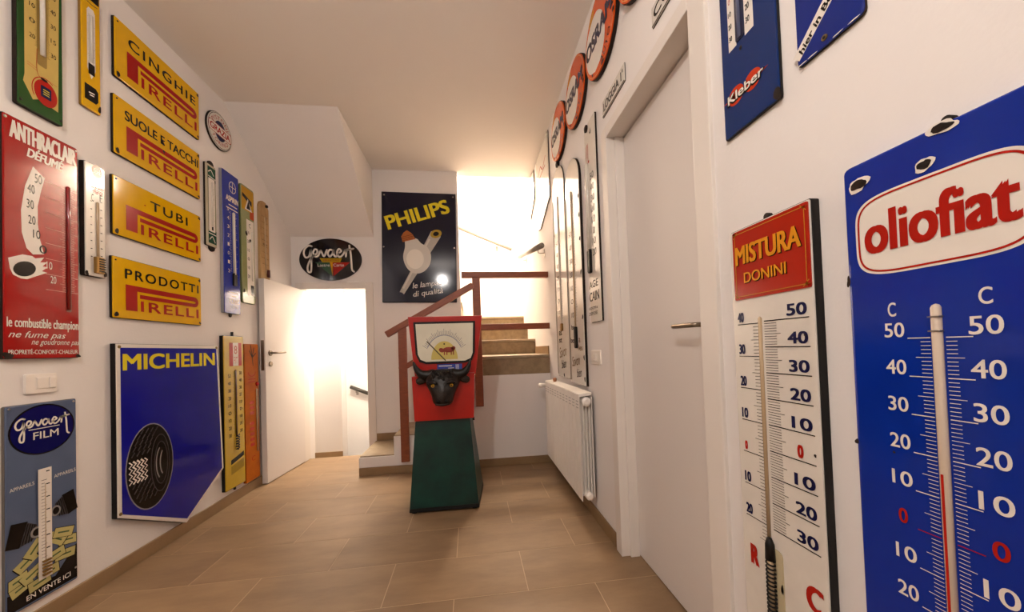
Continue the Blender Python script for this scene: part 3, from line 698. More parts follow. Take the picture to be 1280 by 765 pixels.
obj('bulb_spring', tube(B(), [(hw*.15 + .012*math.cos(t), -(s.F+.008) + .008*math.sin(t), hh*.24 + .0029*t) for t in [i*.5 for i in range(76)]], .0035, 6), BLACKM, s.root, True)
s.flat(BLK, [[(-hw*.45, hh*.155), (hw*.85, hh*.185), (hw*.85, hh*.215), (-hw*.45, hh*.185)]], 'dark_band', 1)
s.flat(paint('olive', '#8C7418'), [[(-hw*.45, hh*.09), (hw*.85, hh*.11), (hw*.85, hh*.17), (-hw*.45, hh*.145)]], 'olive_band', 1)
obj('hanger', tube(B(), [(hw*.1, -.01, hh-.004), (hw*.1, -.01, hh+.03)], .008, 8), BLACKM, s.root)
obj('foot_pin', tube(B(), [(hw*.1, -.01, -.022), (hw*.1, -.01, .004)], .008, 8), BLACKM, s.root)
# --- orange thermometer
s = Sign('wall_thermometer', 'orange wooden thermometer board with dark palm drawing next to the open door', 'thermometer', 'L', quad=((305, 429), (323, 431), (325, 597), (308, 603)), d=.02)
s.plate(mat('orange_board', '#B86200', .6, col2='#944600', vscale=5, spec=.15), r=.012); hw = s.w/2; hh = s.h
s.strokes(RUST, [[(hw*.1, hh*.90), (hw*.35, hh*.97)], [(hw*.1, hh*.90), (hw*.6, hh*.93)], [(hw*.1, hh*.90), (-hw*.3, hh*.95)], [(hw*.1, hh*.90), (-hw*.1, hh*.99)], [(hw*.1, hh*.90), (hw*.2, hh*.84)]], .008, 'palm_drawing')
s.strokes(PPIR, [ell(0, hh*.79, hw*.5, .03, 18, 180, 360), [(-hw*.5, hh*.74), (hw*.5, hh*.74)], [(-hw*.5, hh*.72), (hw*.5, hh*.72)]], .008, 'bowl_drawing')
bm = B()
for k in range(9):
    if k == 5: continue
    box(bm, -hw*.35, hw*.25, -(s.F+.001), -s.F, hh*.25+.04*k, hh*.25+.04*k+.022)
obj('scale_blocks', bm, PPIR, s.root)
s.text(PPIR, [('C', -hw*.2, hh*.14, hw*.3, hh*.175)], 'lettering')
s.tube(GLASSB, hw*.62, hh*.2, hh*.66, .006)
obj('red_knob', lathe(B(), [(.016, 0), (.016, -.01), (.008, -.014)], 14, 'y', (hw*.7, -s.F, hh*.70)), PPIR, s.root)

# --- grey-blue film sign
GEV = [[(225, 190), (185, 182), (135, 225), (118, 285), (140, 340), (180, 335), (203, 285), (212, 235)], [(212, 235), (215, 330), (216, 470), (205, 540), (172, 532), (166, 470), (195, 390), (240, 322)],
       [(240, 322), (290, 290), (300, 245), (268, 232), (245, 278), (268, 330), (310, 318), (345, 240)], [(345, 240), (388, 326), (428, 240)],
       [(510, 250), (470, 236), (440, 285), (465, 330), (505, 290), (516, 242), (522, 305), (548, 330), (585, 285)], [(585, 285), (622, 255), (590, 226), (565, 280), (598, 336), (648, 300), (676, 240)],
       [(676, 240), (690, 262), (684, 330)], [(688, 265), (710, 240), (740, 236)], [(735, 180), (752, 300), (758, 420), (765, 510), (790, 540)], [(700, 236), (790, 222)]]
def gev(s, m, x0, z0, x1, z1, wd, layer=3):           # handwritten word fitted to a box
    f = lambda p: (x0 + (x1-x0)*(p[0]-118)/672, z0 + (z1-z0)*(1-(p[1]-180)/362))
    return s.strokes(m, [[f(p) for p in st_] for st_ in GEV], wd, 'script_lettering', layer)
s = Sign('wall_thermometer', 'grey-blue film poster thermometer with dark blue oval at lower left', 'thermometer', 'L', quad=((1, 507), (92, 500), (101, 722), (12, 770)), d=.012)
s.plate(enamel('slate_blue', '#56637E'), edge=mat('grey_rim', '#77716C', .4, metal=.5)); hw = s.w/2; hh = s.h
ov = (0, hh*.862); 
s.flat(BLK, [ell(*ov, hw*.93, hh*.128, 40)], 'oval_rim', 1)
s.flat(paint('night_blue', '#0C0C50'), [ell(*ov, hw*.88, hh*.121, 40)], 'oval', 2)
gev(s, PW, -hw*.76, hh*.815, hw*.74, hh*.93, .0062)
s.lines(PW, [((-hw*.42, hh*.868), (hw*.45, hh*.868))], .003, 'underline', 3)
s.text(PW, [('FILM', -hw*.30, hh*.815, hw*.42, hh*.852)], 'lettering', 3, bold=.01)
s.text(PW, [('APPAREILS', -hw*.90, hh*.585, -hw*.27, hh*.603, dict(rot=.05)), ('APPAREILS', hw*.28, hh*.592, hw*.95, hh*.61, dict(rot=.05))], 'small_lettering')
s.flat(BLK, [[(-hw*.97, .01), (hw*.97, .01), (hw*.97, hh*.20), (hw*.3, hh*.08), (-hw*.97, hh*.10)]], 'dark_field', 1)
s.text(PW, [('EN VENTE ICI', -hw*.5, hh*.03, hw*.75, hh*.055, dict(rot=.03))], 'lettering', 3, bold=.01)
BX = paint('box_cream', '#B8AE72'); BXG = paint('box_green', '#4E6040')
rb = random.Random(3); bxs = []
for i, (cx, cz_, an) in enumerate(((-.62, .11, .35), (-.75, .15, .2), (-.35, .15, .5), (-.5, .22, .6), (-.28, .27, .9), (.6, .17, -.12), (.72, .24, -.2), (.35, .27, -.7), (.28, .19, .2), (.1, .12, .1), (.55, .29, -.3), (-.15, .09, .15))):
    c_, s_ = math.cos(an), math.sin(an); L_, W_ = hw*.30, hh*.024
    bxs.append([(max(-hw*.94, min(hw*.94, hw*cx + (a*L_)*c_ - (b*W_)*s_)), hh*cz_ + (a*L_)*s_ + (b*W_)*c_) for a, b in ((-1, -1), (1, -1), (1, 1), (-1, 1))])
for i, q in enumerate(bxs):
    s.flat(BLK, [[(x+(.0022 if x > sum(v[0] for v in q)/4 else -.0022), z+(.0022 if z > sum(v[1] for v in q)/4 else -.0022)) for x, z in q]], 'box_outline', 2+.1*i-.04)
    s.flat(BX, [q], 'film_box_drawing', 2+.1*i)
    m0 = [(q[k][0]*.5+q[(k+3) % 4][0]*.5, q[k][1]*.5+q[(k+3) % 4][1]*.5) for k in (0,)] + [((q[1][0]+q[2][0])/2, (q[1][1]+q[2][1])/2)]
    a = Vector(m0[0]).lerp(Vector(m0[1]), .2); b = Vector(m0[0]).lerp(Vector(m0[1]), .8)
    s.lines(BXG, [(tuple(a), tuple(b))], .006, 'box_stripe', 2+.1*i+.05)
def camdraw(cx, cz_, k, flip):
    X = lambda a: cx + flip*a*k
    s.flat(BLK, [[(X(-.045), cz_-.03), (X(-.01), cz_-.042), (X(.012), cz_+.045), (X(-.03), cz_+.055)]], 'camera_body_drawing', 4)
    s.flat(DG, [[(X(-.01), cz_-.04), (X(.03), cz_-.03), (X(.036), cz_+.02), (X(.01), cz_+.042)]], 'camera_bellows_drawing', 5)
    s.lines(BLK, [((X(-.004+.008*i), cz_-.036), (X(.012+.006*i), cz_+.036-.004*i)) for i in range(4)], .003, 'bellows_folds', 6)
    s.flat(MG, [ell(X(.034), cz_-.008, .017*k, .021, 20)], 'lens_ring_drawing', 7)
    s.flat(BLK, [ell(X(.034), cz_-.008, .011*k, .014, 20)], 'lens_drawing', 8)
camdraw(-hw*.58, hh*.36, 1.15, 1); camdraw(hw*.60, hh*.43, 1.0, -1)
s.flat(PW, [rect(-hw*.20, hh*.10, hw*.18, hh*.66)], 'scale_strip', 9)
s.text(BLK, [('-', hw*.02, hh*.64-.05*k, hw*.12, hh*.645-.05*k) for k in range(8)], 'scale_dashes', 10)
s.lines(BLK, [((-hw*.12, hh*.60-.0125*k), (-hw*(.02 if k % 4 else -.04), hh*.60-.0125*k)) for k in range(30)], .0012, layer=10)
s.tube(mat('clear_tube', '#C9B79C', .15, coat=1), 0, hh*.18, hh*.58, .0035)
gd = B()
for k in range(5): box(gd, -.012, .014, -(s.F+.012), -(s.F+.005), hh*.115+.013*k, hh*.115+.013*k+.006)
obj('bulb_guard', gd, mat('brass_guard', '#8E6C34', .4, metal=.6), s.root)
s.screws([(-hw*.9, hh*.985), (hw*.9, hh*.985), (hw*.92, .05)], STEEL, .004)

# --- end wall: oval sign and lamp poster
s = Sign('oval_sign', 'black oval sign with white script above the low doorway', 'sign', 'B', rct=(-1.622, 1.745, -1.042, 2.158), d=.012)
rx, rz = s.w/2, s.h/2
obj('plate', prism(B(), ell(0, rz, rx, rz, 56), -.002, -s.F, .005), enamel('black', '#0C0A10'), s.root)
gev(s, PW, -rx*.85, rz*.40, rx*.74, rz*1.66, .017)
s.flat(paint('ochre_yellow', '#A98A10'), [[(-rx*.35, rz*1.06), (rx*.36, rz*1.06), (rx*.30, rz*.86), (-rx*.27, rz*.86)]], 'yellow_panel', 1)
s.flat(paint('dull_green', '#33503A'), [[(-rx*.5, rz*.86), (-rx*.02, rz*.86), (rx*.03, rz*.2)]], 'green_panel', 1)
s.flat(paint('dull_red', '#9A1C12'), [[(rx*.06, rz*.86), (rx*.62, rz*.86), (rx*.08, rz*.2)]], 'red_panel', 1)
s.flat(paint('amber', '#C58A14'), [[(-rx*.03, rz*.88), (rx*.06, rz*.88), (rx*.05, rz*.2)]], 'amber_wedge', 2)
s.text(PPIR, [('PELLICOLE', -rx*.24, rz*.92, rx*.27, rz*1.0)], 'small_lettering', 2)
s.text(PW, [('Lastre', -rx*.42, rz*.66, -rx*.04, rz*.80), ('Carte', rx*.08, rz*.66, rx*.42, rz*.80)], 'lettering', 3)

s = Sign('enamel_sign', 'dark navy enamel sign with yellow heading, light bulb and lamp tube', 'sign', 'B', quad=((473, 240), (566, 241.5), (572, 376.5), (479, 379.5)), d=.018, tilt=math.radians(1.0))
s.plate(NAVY, edge=BLACKM); hw = s.w/2; hh = s.h
Q = lambda x, y: s.p(x, y)
a = Q(483.5, 288); b = Q(561, 265); rot = math.atan2(b[1]-a[1], b[0]-a[0])
hgt = Q(480, 270)[1]-a[1]
s.text(PYEL, [('PHILIPS', a[0], a[1], a[0]+math.hypot(b[0]-a[0], b[1]-a[1]), a[1]+hgt, dict(rot=rot, bold=.04))], 'heading')
GLOW = paint('bulb_white', '#CFC9BE'); GL2 = paint('bulb_grey', '#B4AEA4')
tubeL = [Q(*p) for p in ((531, 338), (546, 295), (537, 290))]
A, Bp = Vector(Q(502, 367)), Vector(Q(543.5, 292)); dd = (Bp-A).normalized(); nn = Vector((-dd.y, dd.x))
w0, w1 = .024, .055
s.flat(GL2, [[tuple(A-nn*w0), tuple(A+dd*.008), tuple(A+nn*w0), tuple(Bp+nn*w1), tuple(Bp-nn*w1)]], 'lamp_tube_drawing', 2)
s.flat(paint('gold', '#A98C2C'), [ell(Bp.x, Bp.y, w1*1.05, .042, 20, rot=.3)], 'tube_cap_drawing', 3)
s.flat(BLK, [ell(Bp.x, Bp.y, .03, .022, 16, rot=.3)], 'tube_cap_hole', 4)
bc = Q(520, 321); R_ = abs(Q(537.5, 321)[0]-bc[0])
prof = [Q(*p) for p in ((504.5, 300), (505, 309), (503, 321), (506, 332), (513, 340), (522, 342), (531, 338), (537, 329), (537.5, 318), (533, 309), (525, 304), (518, 298))]
s.flat(GLOW, [[tuple(v) for v in cr(prof+[prof[0]], 5)][:-1]], 'bulb_drawing', 5)
s.flat(paint('bulb_glow', '#E6E0D4'), [ell(*Q(518, 324), .085, .10, 24)], 'bulb_highlight', 5.5)
s.lines(GLOW, [(tuple(A+dd*.05+nn*.012), tuple(Bp-dd*.08+nn*.03))], .018, 'tube_highlight', 2.5)
s.flat(paint('copper', '#A8602C'), [[Q(*p) for p in ((502, 303), (518, 299), (514, 293), (512, 291), (507, 288), (503, 291), (500, 296))]], 'bulb_base_drawing', 6)
s.lines(paint('copper_dark', '#6E3A18'), [(Q(501, 297+2.3*i), Q(515, 293+2.3*i)) for i in range(3)], .005, 'base_thread', 7)
for txt, x0, y0, x1, y1 in (('le lampade', 516, 363, 562, 351), ('di qualità', 517, 373.5, 558, 362)):
    a = Q(x0, y0); b = Q(x1, y1-(0)); r_ = .14
    L_ = (b[0]-a[0])/math.cos(r_)
    s.text(PW, [(txt, a[0], a[1], a[0]+L_*.90, a[1]+.072, dict(rot=r_, shear=.25))], 'script_lettering')
s.screws([(-hw*.93, hh*.97), (hw*.93, hh*.97), (-hw*.95, hh*.5), (hw*.95, hh*.5)], STEEL, .008)
s.chips([(hw*.92, hh*.965, .02, .02)])

# --- right wall: round orange signs
ORG = enamel('orange', '#D8500A')
for lab, yc, d_ in (('round orange enamel sign nearest the stairwell', 2.425, .385), ('round orange enamel sign second from the stairwell', 2.02, .385),
                    ('round orange enamel sign third from the stairwell, left of the door head', 1.61, .39), ('round orange enamel sign cut by the top of the picture above the door', 1.205, .385)):
    s = Sign('round_sign', lab, 'sign', 'R', rct=(-yc-d_/2, 2.575-d_/2 + (.015 if yc > 2.3 else 0), -yc+d_/2, 2.575+d_/2 + (.015 if yc > 2.3 else 0)), d=.024, group='round orange lamp signs')
    r0 = d_/2
    obj('back_pan', prism(B(), ell(0, r0, r0, r0, 44), -.002, -.02), RUST, s.root)
    obj('plate', prism(B(), ell(0, r0, r0-.003, r0-.003, 44), -.02, -s.F, .004), ORG, s.root)
    s.strokes(paint('pale_orange', '#D9924E'), [ell(0, r0, r0*.94, r0*.94, 44) + [(r0*.94, r0)]], .003, 'rim_line', 1)
    bulb = [tuple(v) for v in cr([(-.30*r0, .22*r0), (-.70*r0, .46*r0), (-.90*r0, .90*r0), (-.84*r0, 1.35*r0), (-.50*r0, 1.62*r0), (-.08*r0, 1.62*r0), (.25*r0, 1.34*r0), (.40*r0, .98*r0), (.36*r0, .58*r0), (.1*r0, .28*r0), (-.30*r0, .22*r0)], 5)][:-1]
    s.flat(PW, [bulb], 'bulb_shape', 2)
    s.flat(paint('ochre_light', '#D08A1E'), [ell(-.42*r0, 1.74*r0, .22*r0, .10*r0, 16, rot=.45)], 'bulb_cap', 2)
    s.text(PBLUE, [('OSRAM', -r0*.90, r0*.84, r0*.84, r0*1.27)], 'lettering', 3, bold=.05)
    arc_text(s, BLK, 'AUTO', 0, r0, r0*.72, r0*.88, 275, 325, 'arc_lettering', 3, True, 0)
    s.screws([(r0*.86, r0*.9), (-r0*.5, r0*.28)], r=.006)
    s.chips([(r0*.90, r0*.72, .010, .013), (r0*.2, r0*.08, .016, .008)])

# --- street-style plates
for lab, txt, y0, y1, zb, zt in (('small white plate reading LOGGIA above the door head', "LOGGIA 1'", 1.645, 1.395, 2.165, 2.245), ('small white plate reading COU at the top of the door frame', 'COU', 1.168, .93, 2.175, 2.25)):
    s = Sign('name_plate', lab, 'sign', 'R', rct=(-y0, zb, -y1, zt), d=.006, so=.001, group='white name plates over the door')
    s.plate(WHT, bev=.0015, r=.002, edge=mat('dark_plate_edge', '#2A221C', .6)); hw = s.w/2
    s.text(BLK, [(txt, -hw*.86, s.h*.25, hw*(.9 if len(txt) > 4 else .55), s.h*.78, dict(bold=.02))], 'lettering')
    s.lines(BLK, [((-hw*.97, s.h*.04), (hw*.97, s.h*.04))], .004, 'border_line')

# --- pair of tall white thermometers beside the radiator
for lab, r4, tall, near in (('tall white rounded-top thermometer nearer the stair railing', (-2.70, .79, -2.37, 2.385), 1, 0), ('tall white rounded-top thermometer with rusty spots above the radiator', (-2.315, .775, -2.015, 2.235), 1, 1)):
    s = Sign('wall_thermometer', lab, 'thermometer', 'R', rct=r4, d=.018 if near else .010, group='tall white thermometers')
    hw, hh = s.w/2, s.h
    poly = [(-hw, 0), (hw, 0), (hw, hh-.17)] + ell(0, hh-.17, hw, .17, 16, 0, 180)[1:-1] + [(-hw, hh-.17)]
    s.plate(WHT, poly=poly, edge=RUST, bev=.003)
    s.tube(GLASSB if near else GLASSW, -hw*.03, hh*.24, hh*.86, .006)
    obj('side_seam', prism(B(), rect(-hw*.96, .02, -hw*.90, hh-.20), -s.F, -(s.F+.004)), mat('seam_grey', '#9A8F80', .5), s.root)
    obj('bulb_cover', prism(B(), rrect(-hw*.1, hh*.16 if near else hh*.22, hw*.16, hh*.255, .01), -s.F, -(s.F+.014), .004), BLACKM if near else mat('brass_guard', '#8E6C34', .4, metal=.6), s.root)
    s.text(BLK, [(t, -hw*.62, hh*.30+.09*k, -hw*.28, hh*.30+.09*k+.034) for k, t in enumerate(('10', '0', '10', '20', '30', '40', '50'))], 'numerals')
    s.lines(BLK, [((-hw*.14, hh*.28+.018*k), (-hw*(.22 if k % 5 else .3), hh*.28+.018*k)) for k in range(46)] + [((hw*.1, hh*.28+.018*k), (hw*(.2 if k % 5 else .3), hh*.28+.018*k)) for k in range(46)], .0016)
    if near:
        s.text(PBLUE, [('for', -hw*.7, hh*.245, -hw*.3, hh*.268), ('bes', -hw*.85, hh*.185, -hw*.3, hh*.21)], 'lettering', bold=.02)
        s.text(paint('sepia', '#7A5A30'), [('a', hw*.3, hh*.185, hw*.5, hh*.205), ('les', hw*.25, hh*.15, hw*.75, hh*.175)], 'lettering', bold=.02)
        s.text(paint('sepia', '#7A5A30'), [('Savon', -hw*.75, hh*.075, hw*.35, hh*.12, dict(rot=.12, shear=.3))], 'script_lettering')
        s.text(BLK, [('bien', -hw*.1, hh*.03, hw*.55, hh*.068, dict(rot=.12, shear=.3))], 'script_lettering')
        s.chips([(hw*.93, hh*t_, .012, .014) for t_ in (.03, .12, .29, .48, .62, .72, .80)])
    else:
        s.text(BLK, [('es', -hw*.6, hh*.20, -hw*.1, hh*.222), ('st', -hw*.6, hh*.165, -hw*.1, hh*.187)], 'lettering', bold=.02)
        s.text(paint('sepia', '#7A5A30'), [('Savon', -hw*.6, hh*.09, hw*.6, hh*.14, dict(rot=.12, shear=.3))], 'script_lettering')
        s.text(BLK, [('bien', -hw*.3, hh*.04, hw*.5, hh*.08, dict(rot=.12, shear=.3))], 'script_lettering')
        s.chips([(hw*.1, .02, .016, .012), (-hw*.8, hh*.7, .006, .008)])
        obj('hanger', lathe(B(), [(.022, 0), (.022, -.02), (.01, -.024)], 14, 'y', (hw*.2, -.002, hh+.008)), RUST, s.root)

# --- narrow white thermometer beside the door
s = Sign('wall_thermometer', 'narrow white thermometer with black words left of the flush door', 'thermometer', 'R', rct=(-1.905, 1.152, -1.74, 2.27), d=.012)
s.plate(WHT, edge=RUST, bev=.002); hw, hh = s.w/2, s.h
s.text(BLK, [(t, -.006, s.p(741, y)[1]-.019, .042, s.p(741, y)[1]+.019) if t != '0' else (t, .010, s.p(741, y)[1]-.019, .032, s.p(741, y)[1]+.019) for t, y in (('50', 217), ('40', 232), ('30', 246), ('20', 260), ('10', 274), ('0', 289), ('10', 302), ('20', 316))], 'numerals', bold=.01)
T(s, BLK, [('AGE', (737, 362), (747.5, 347)), ('CAIN', (737.5, 378), (749, 361))], 'lettering', bold=.03)
T(s, BLK, [('LOOM a', (737, 388), (747, 381)), ('DEPOSE', (737, 395), (747, 388))], 'small_lettering')
s.text(PRED, [('VIL', -hw*.75, hh*.80, -hw*.15, hh*.90, dict(shear=.2))], 'red_lettering')
s.text(BLK, [('4', -hw*.0, hh*.925, hw*.35, hh*.955)], 'lettering')
s.tube(GLASSW, -hw*.55, hh*.36, hh*.80, .012)
obj('bulb_cover', prism(B(), rrect(-hw*.78, hh*.25, -hw*.32, hh*.37, .01), -s.F, -(s.F+.016), .004), BLACKM, s.root)
obj('hanger', lathe(B(), [(.02, 0), (.02, -.014), (.01, -.018)], 14, 'y', (-hw*.45, -s.F+.006, hh-.02)), RUST, s.root)

# --- small wall plate
s = Sign('light_switch', 'small white switch plate between tall thermometers and the flush door', 'switch', 'R', rct=(-1.94, .915, -1.80, .995), d=.008, so=0)
s.plate(PLASTIC, bev=.003)
obj('rocker', box(B(), .0, .026, -(s.F+.004), -s.F, .02, .06, .0015), PLASTIC, s.root)
obj('rocker', box(B(), -.03, -.004, -(s.F+.004), -s.F, .02, .06, .0015), PLASTIC, s.root)

# --- pictures high on the right wall by the stairwell
for lab, yn, yf, zt, zn, zf in (('white enamel sign with dark rim just past the round orange signs', 2.79, 3.30, 2.845, 2.285, 2.145), ('white enamel sign with dark rim farthest along the right wall', 3.44, 3.74, 2.85, 2.55, 2.43)):
    s = Sign('enamel_sign', lab, 'sign', 'R', rct=(-yf, zf, -yn, zt), d=.009, group='white enamel signs by the stairwell')
    hw, hh = s.w/2, s.h
    s.plate(WHT, poly=[(-hw, .02), (-hw*.55, 0), (hw, zn-zf), (hw, hh), (-hw, hh)], edge=RUST, bev=.002)
    s.strokes(BLK, [[(-hw*.55, .012), (hw*.96, zn-zf+.012)], [(hw*.96, zn-zf+.012), (hw*.96, hh-.01)]], .006, 'border_line')
    if hw > .2: s.strokes(PRED, [[(-hw*.6, hh*.72), (-hw*.2, hh*.78), (hw*.1, hh*.70), (hw*.6, hh*.77)], [(-hw*.5, hh*.66), (hw*.5, hh*.67)]], .010, 'red_flourish')

# --- blue tyre-maker thermometer
s = Sign('wall_thermometer', 'dark blue enamel thermometer with small red and white logo beside the door frame', 'thermometer', 'R', rct=(-on(0, WR-.011, 906, 174).y, 1.553, -on(0, WR-.011, 975, 119).y, 2.30), d=.009)
s.plate(enamel('royal_navy', '#0E2C66'), edge=BLACKM, bev=.003); hw, hh = s.w/2, s.h
xl0, xl1 = s.p(909, 15)[0], s.p(920, 55)[0]
z_l = s.p(915, 63)[1]
s.flat(PW, [rect(xl0, z_l, xl1+.002, hh*.95)], 'scale_strip', 1)
xr0, xr1 = s.p(931, 40)[0], s.p(942, 30)[0]; z_r = s.p(936, 44)[1]
s.flat(PW, [rect(xr0, z_l, xr1, hh*.95)], 'scale_strip', 1)
dz = s.p(913, 17.5)[1]-s.p(913.5, 33)[1]
z30 = s.p(914, 52)[1]
num = ('30', '20', '10', '0', '10', '20', '30', '40', '50')
s.text(BLK, [(t, xl0+.003, z30+dz*k, xl0+.013, z30+dz*k+.013) for k, t in enumerate(num) if t != '0'] + [(t, xr0+.004, z30+dz*k, xr0+.016, z30+dz*k+.015) for k, t in enumerate(num) if t != '0'], 'numerals', bold=.02)
s.text(PRED, [('0', xl0+.005, z30+dz*3, xl0+.011, z30+dz*3+.013), ('0', xr0+.006, z30+dz*3, xr0+.014, z30+dz*3+.015)], 'red_numerals')
xm = (xl1+xr0)/2
obj('tube_groove', prism(B(), rrect(xl1+.002, z_l+.004, xr0-.001, hh*.95, .004), -s.F, -(s.F+.003), .001), mat('dark_groove', '#131A3A', .3), s.root)
s.tube(mat('blue_grey_glass', '#5A6484', .12, coat=1), xm, z_l+.01, hh*.93, .005)
s.flat(BLACKM, [ell(xm, z_l-.018, .0045, .006, 12)], 'bulb_hole', 2)
a = s.p(906, 131); b = s.p(960, 84)
mid = ((a[0]+b[0])/2, (a[1]+b[1])/2); LG = b[0]-a[0]; zc = s.p(932, 108)[1]
s.flat(paint('logo_red', '#C23A1C'), [ell(mid[0]-LG*.2, zc, LG*.19, .023, 24), ell(mid[0]+LG*.18, zc, LG*.19, .023, 24), [(mid[0]-LG*.52, zc), (mid[0]-LG*.2, zc-.006), (mid[0]-LG*.2, zc+.006)], [(mid[0]+LG*.52, zc), (mid[0]+LG*.2, zc-.006), (mid[0]+LG*.2, zc+.006)]], 'logo_ground', 2)
s.text(BLK, [('Kleber', mid[0]-LG*.42, zc-.0150, mid[0]+LG*.44, zc+.0135)], 'logo_shadow', 3, bold=.07)
s.text(PW, [('Kleber', mid[0]-LG*.40, zc-.011, mid[0]+LG*.42, zc+.012)], 'logo_lettering', 4, bold=.03)
obj('corner_chip', prism(B(), blobpoly(hw-.006, .012, .010, .014, 5), -s.F, -(s.F+.001)), RUST, s.root)

# --- blue plate with diagonal white band
s = Sign('enamel_sign', 'dark blue enamel sign with diagonal white band at the top edge', 'sign', 'R', rct=(-on(0, WR-.008, 996, 82).y, 1.582, -on(0, WR-.008, 1081, 12).y, 1.95), d=.006)
s.plate(enamel('royal_blue', '#10267A'), edge=RUST, bev=.003, r=.01); hw, hh = s.w/2, s.h
a0, a1 = s.p(998, 66), s.p(1000, 82); b0, b1 = s.p(1031, 0), s.p(1043, 0)
dirv = (Vector(b0)-Vector(a0)).normalized(); n = Vector((-dirv.y, dirv.x))
c0 = Vector(s.p(996.5, 76)); wd = .0125
k_end = (hw*.97-c0.x)/dirv.x
s.flat(PW, [[tuple(c0+n*wd), tuple(c0-n*wd*.6), tuple(c0+dirv*k_end-n*wd), tuple(c0+dirv*k_end+n*wd)]], 'white_band', 1)
rt_ = math.atan2(dirv.y, dirv.x); o_ = c0 + dirv*.010 - n*wd*.55
s.text(BLK, [('hier in Be', o_.x, o_.y, o_.x+.088, o_.y+wd*1.1, dict(rot=rt_, bold=.03, shear=.2))], 'band_lettering', 2)
ec = s.p(1031, 47)
obj('eyelet', lathe(B(), [(.0055, 0), (.0055, -.002), (.003, -.002)], 16, 'y', (ec[0], -s.F, ec[1])), mat('brass', '#8A7440', .4, metal=.7), s.root)
obj('eyelet_hole', lathe(B(), [(.0028, 0), (.0028, -.0025)], 12, 'y', (ec[0], -s.F, ec[1])), BLACKM, s.root)
s.chips([(hw*t_, .0025, .009, .0012) for t_ in (-.8, -.45, .3, .75)], PW)

# --- white thermometer with red plaque
s = Sign('wall_thermometer', 'white enamel thermometer with red plaque and blue numerals beside the door', 'thermometer', 'R', rct=(-.822, .20, -.606, 1.302), d=.021, so=.001)
s.plate(WHT, edge=BLACKM, bev=.002, r=.004); hw, hh = s.w/2, s.h
pl = [s.p(916, 293), s.p(1011, 250), s.p(1015, 357), s.p(917, 378)]
px0, px1 = pl[0][0], (pl[1][0]+pl[2][0])/2; pz1 = (pl[0][1]+pl[1][1])/2; pz0 = (pl[2][1]+pl[3][1])/2
pq = obj('red_plaque', prism(B(), rrect(px0, pz0, px1, pz1, .004), -s.F, -(s.F+.002), .001), enamel('plaque_red', '#A82412'), s.root)
s.strokes(paint('gold_line', '#C08A2C'), [rrect(px0+.008, pz0+.008, px1-.008, pz1-.008, .006) + [rrect(px0+.008, pz0+.008, px1-.008, pz1-.008, .006)[0]], [(px0+.004, pz1-.016), (px0+.016, pz1-.004)], [(px1-.004, pz1-.016), (px1-.016, pz1-.004)], [(px1-.004, pz0+.016), (px1-.016, pz0+.004)], [(px0+.004, pz0+.016), (px0+.016, pz0+.004)]], .0015, 'gold_border', 6)
ma, mb = s.p(919, 331), s.p(1000, 290); mz1 = s.p(919, 313)[1]
PG = paint('amber_gold', '#D88E1E')
for lay, dx, m_ in ((6, .0016, BLK), (8, 0, PG)):
    s.text(m_, [('MISTURA', px0+.010+dx, pz1-.50*(pz1-pz0)-dx, px1-.016+dx, pz1-.23*(pz1-pz0)-dx, dict(bold=.03)), ('DONINI', px0+.034+dx, pz1-.775*(pz1-pz0)-dx, px1-.052+dx, pz1-.625*(pz1-pz0)-dx, dict(bold=.02))], 'lettering_shadow' if dx else 'plaque_lettering', lay)
zr50 = s.p(1000, 397)[1]; zr30 = s.p(1014, 689)[1]; DZr = (zr50-zr30)/8
zl40 = s.p(925, 406)[1]; zl20 = s.p(940, 645)[1]; DZl = (zl40-zl20)/6
xt = s.p(951, 404)[0]; 
xr_e = s.p(1012, 397)[0]; xl_s = s.p(923, 406)[0]
seg = []
for k in range(81):
    z = zr50 - DZr*k/10; seg.append(((xt+.010, z), (xt+(.095 if k % 10 == 0 else (.052 if k % 5 == 0 else .042)), z), .0021 if k % 10 == 0 else .0010)) 
seg = [(a, (xr_e, b[1]) if ww > .0015 else b, ww) for a, b, ww in seg]
for k in range(66):
    z = zl40 - DZl*k/10; seg.append(((xt-.003, z), (xl_s if k % 10 == 0 else xt-(.030 if k % 5 == 0 else .022), z), .0018 if k % 10 == 0 else .0010))
s.lines(BLK, seg, .0008)
xn0, xn1 = s.p(983, 384)[0], s.p(1009, 384)[0]
s.text(PBLUE, [(t, xn0, zr50-DZr*k+.006, xn1, zr50-DZr*k+.006+.026) for k, t in enumerate(('50', '40', '30', '20', '10', None, '10', '20', '30')) if t] +
       [(t, xl_s, zl40-DZl*k+.005, xl_s+.020, zl40-DZl*k+.005+.025) for k, t in enumerate(('40', '30', '20', '10', None, '10', '20')) if t], 'numerals', bold=.045)
s.text(PRED, [('0', xn0+.010, zr50-DZr*5+.006, xn0+.024, zr50-DZr*5+.034), ('0', xl_s+.005, zl40-DZl*4+.005, xl_s+.014, zl40-DZl*4+.027),
              ('R', *s.p(939.5, 702), *s.p(949, 685)), ('C', *s.p(1009, 758), *s.p(1030, 742))], 'red_letters', bold=.05)
zt_, zbt = s.p(949, 398)[1], s.p(962, 672)[1]
s.tube(GLASSB, s.p(962, 660)[0], zbt, zt_, .0042, x2=xt)
bx = s.p(967, 700)[0]
obj('bulb_cap', tube(B(), [(bx, -(s.F+.008), zbt-.045), (bx, -(s.F+.008), zbt-.01), (bx-.002, -(s.F+.007), zbt+.004)], [.0105, .0095, .005], 12), BLACKM, s.root, True)
obj('bulb_spring', tube(B(), [(bx+.002+.0085*math.cos(t), -(s.F+.010)+.0085*math.sin(t), zbt-.045-.0015*t) for t in [i*.45 for i in range(240)]], .0021, 6), BLACKM, s.root, True)
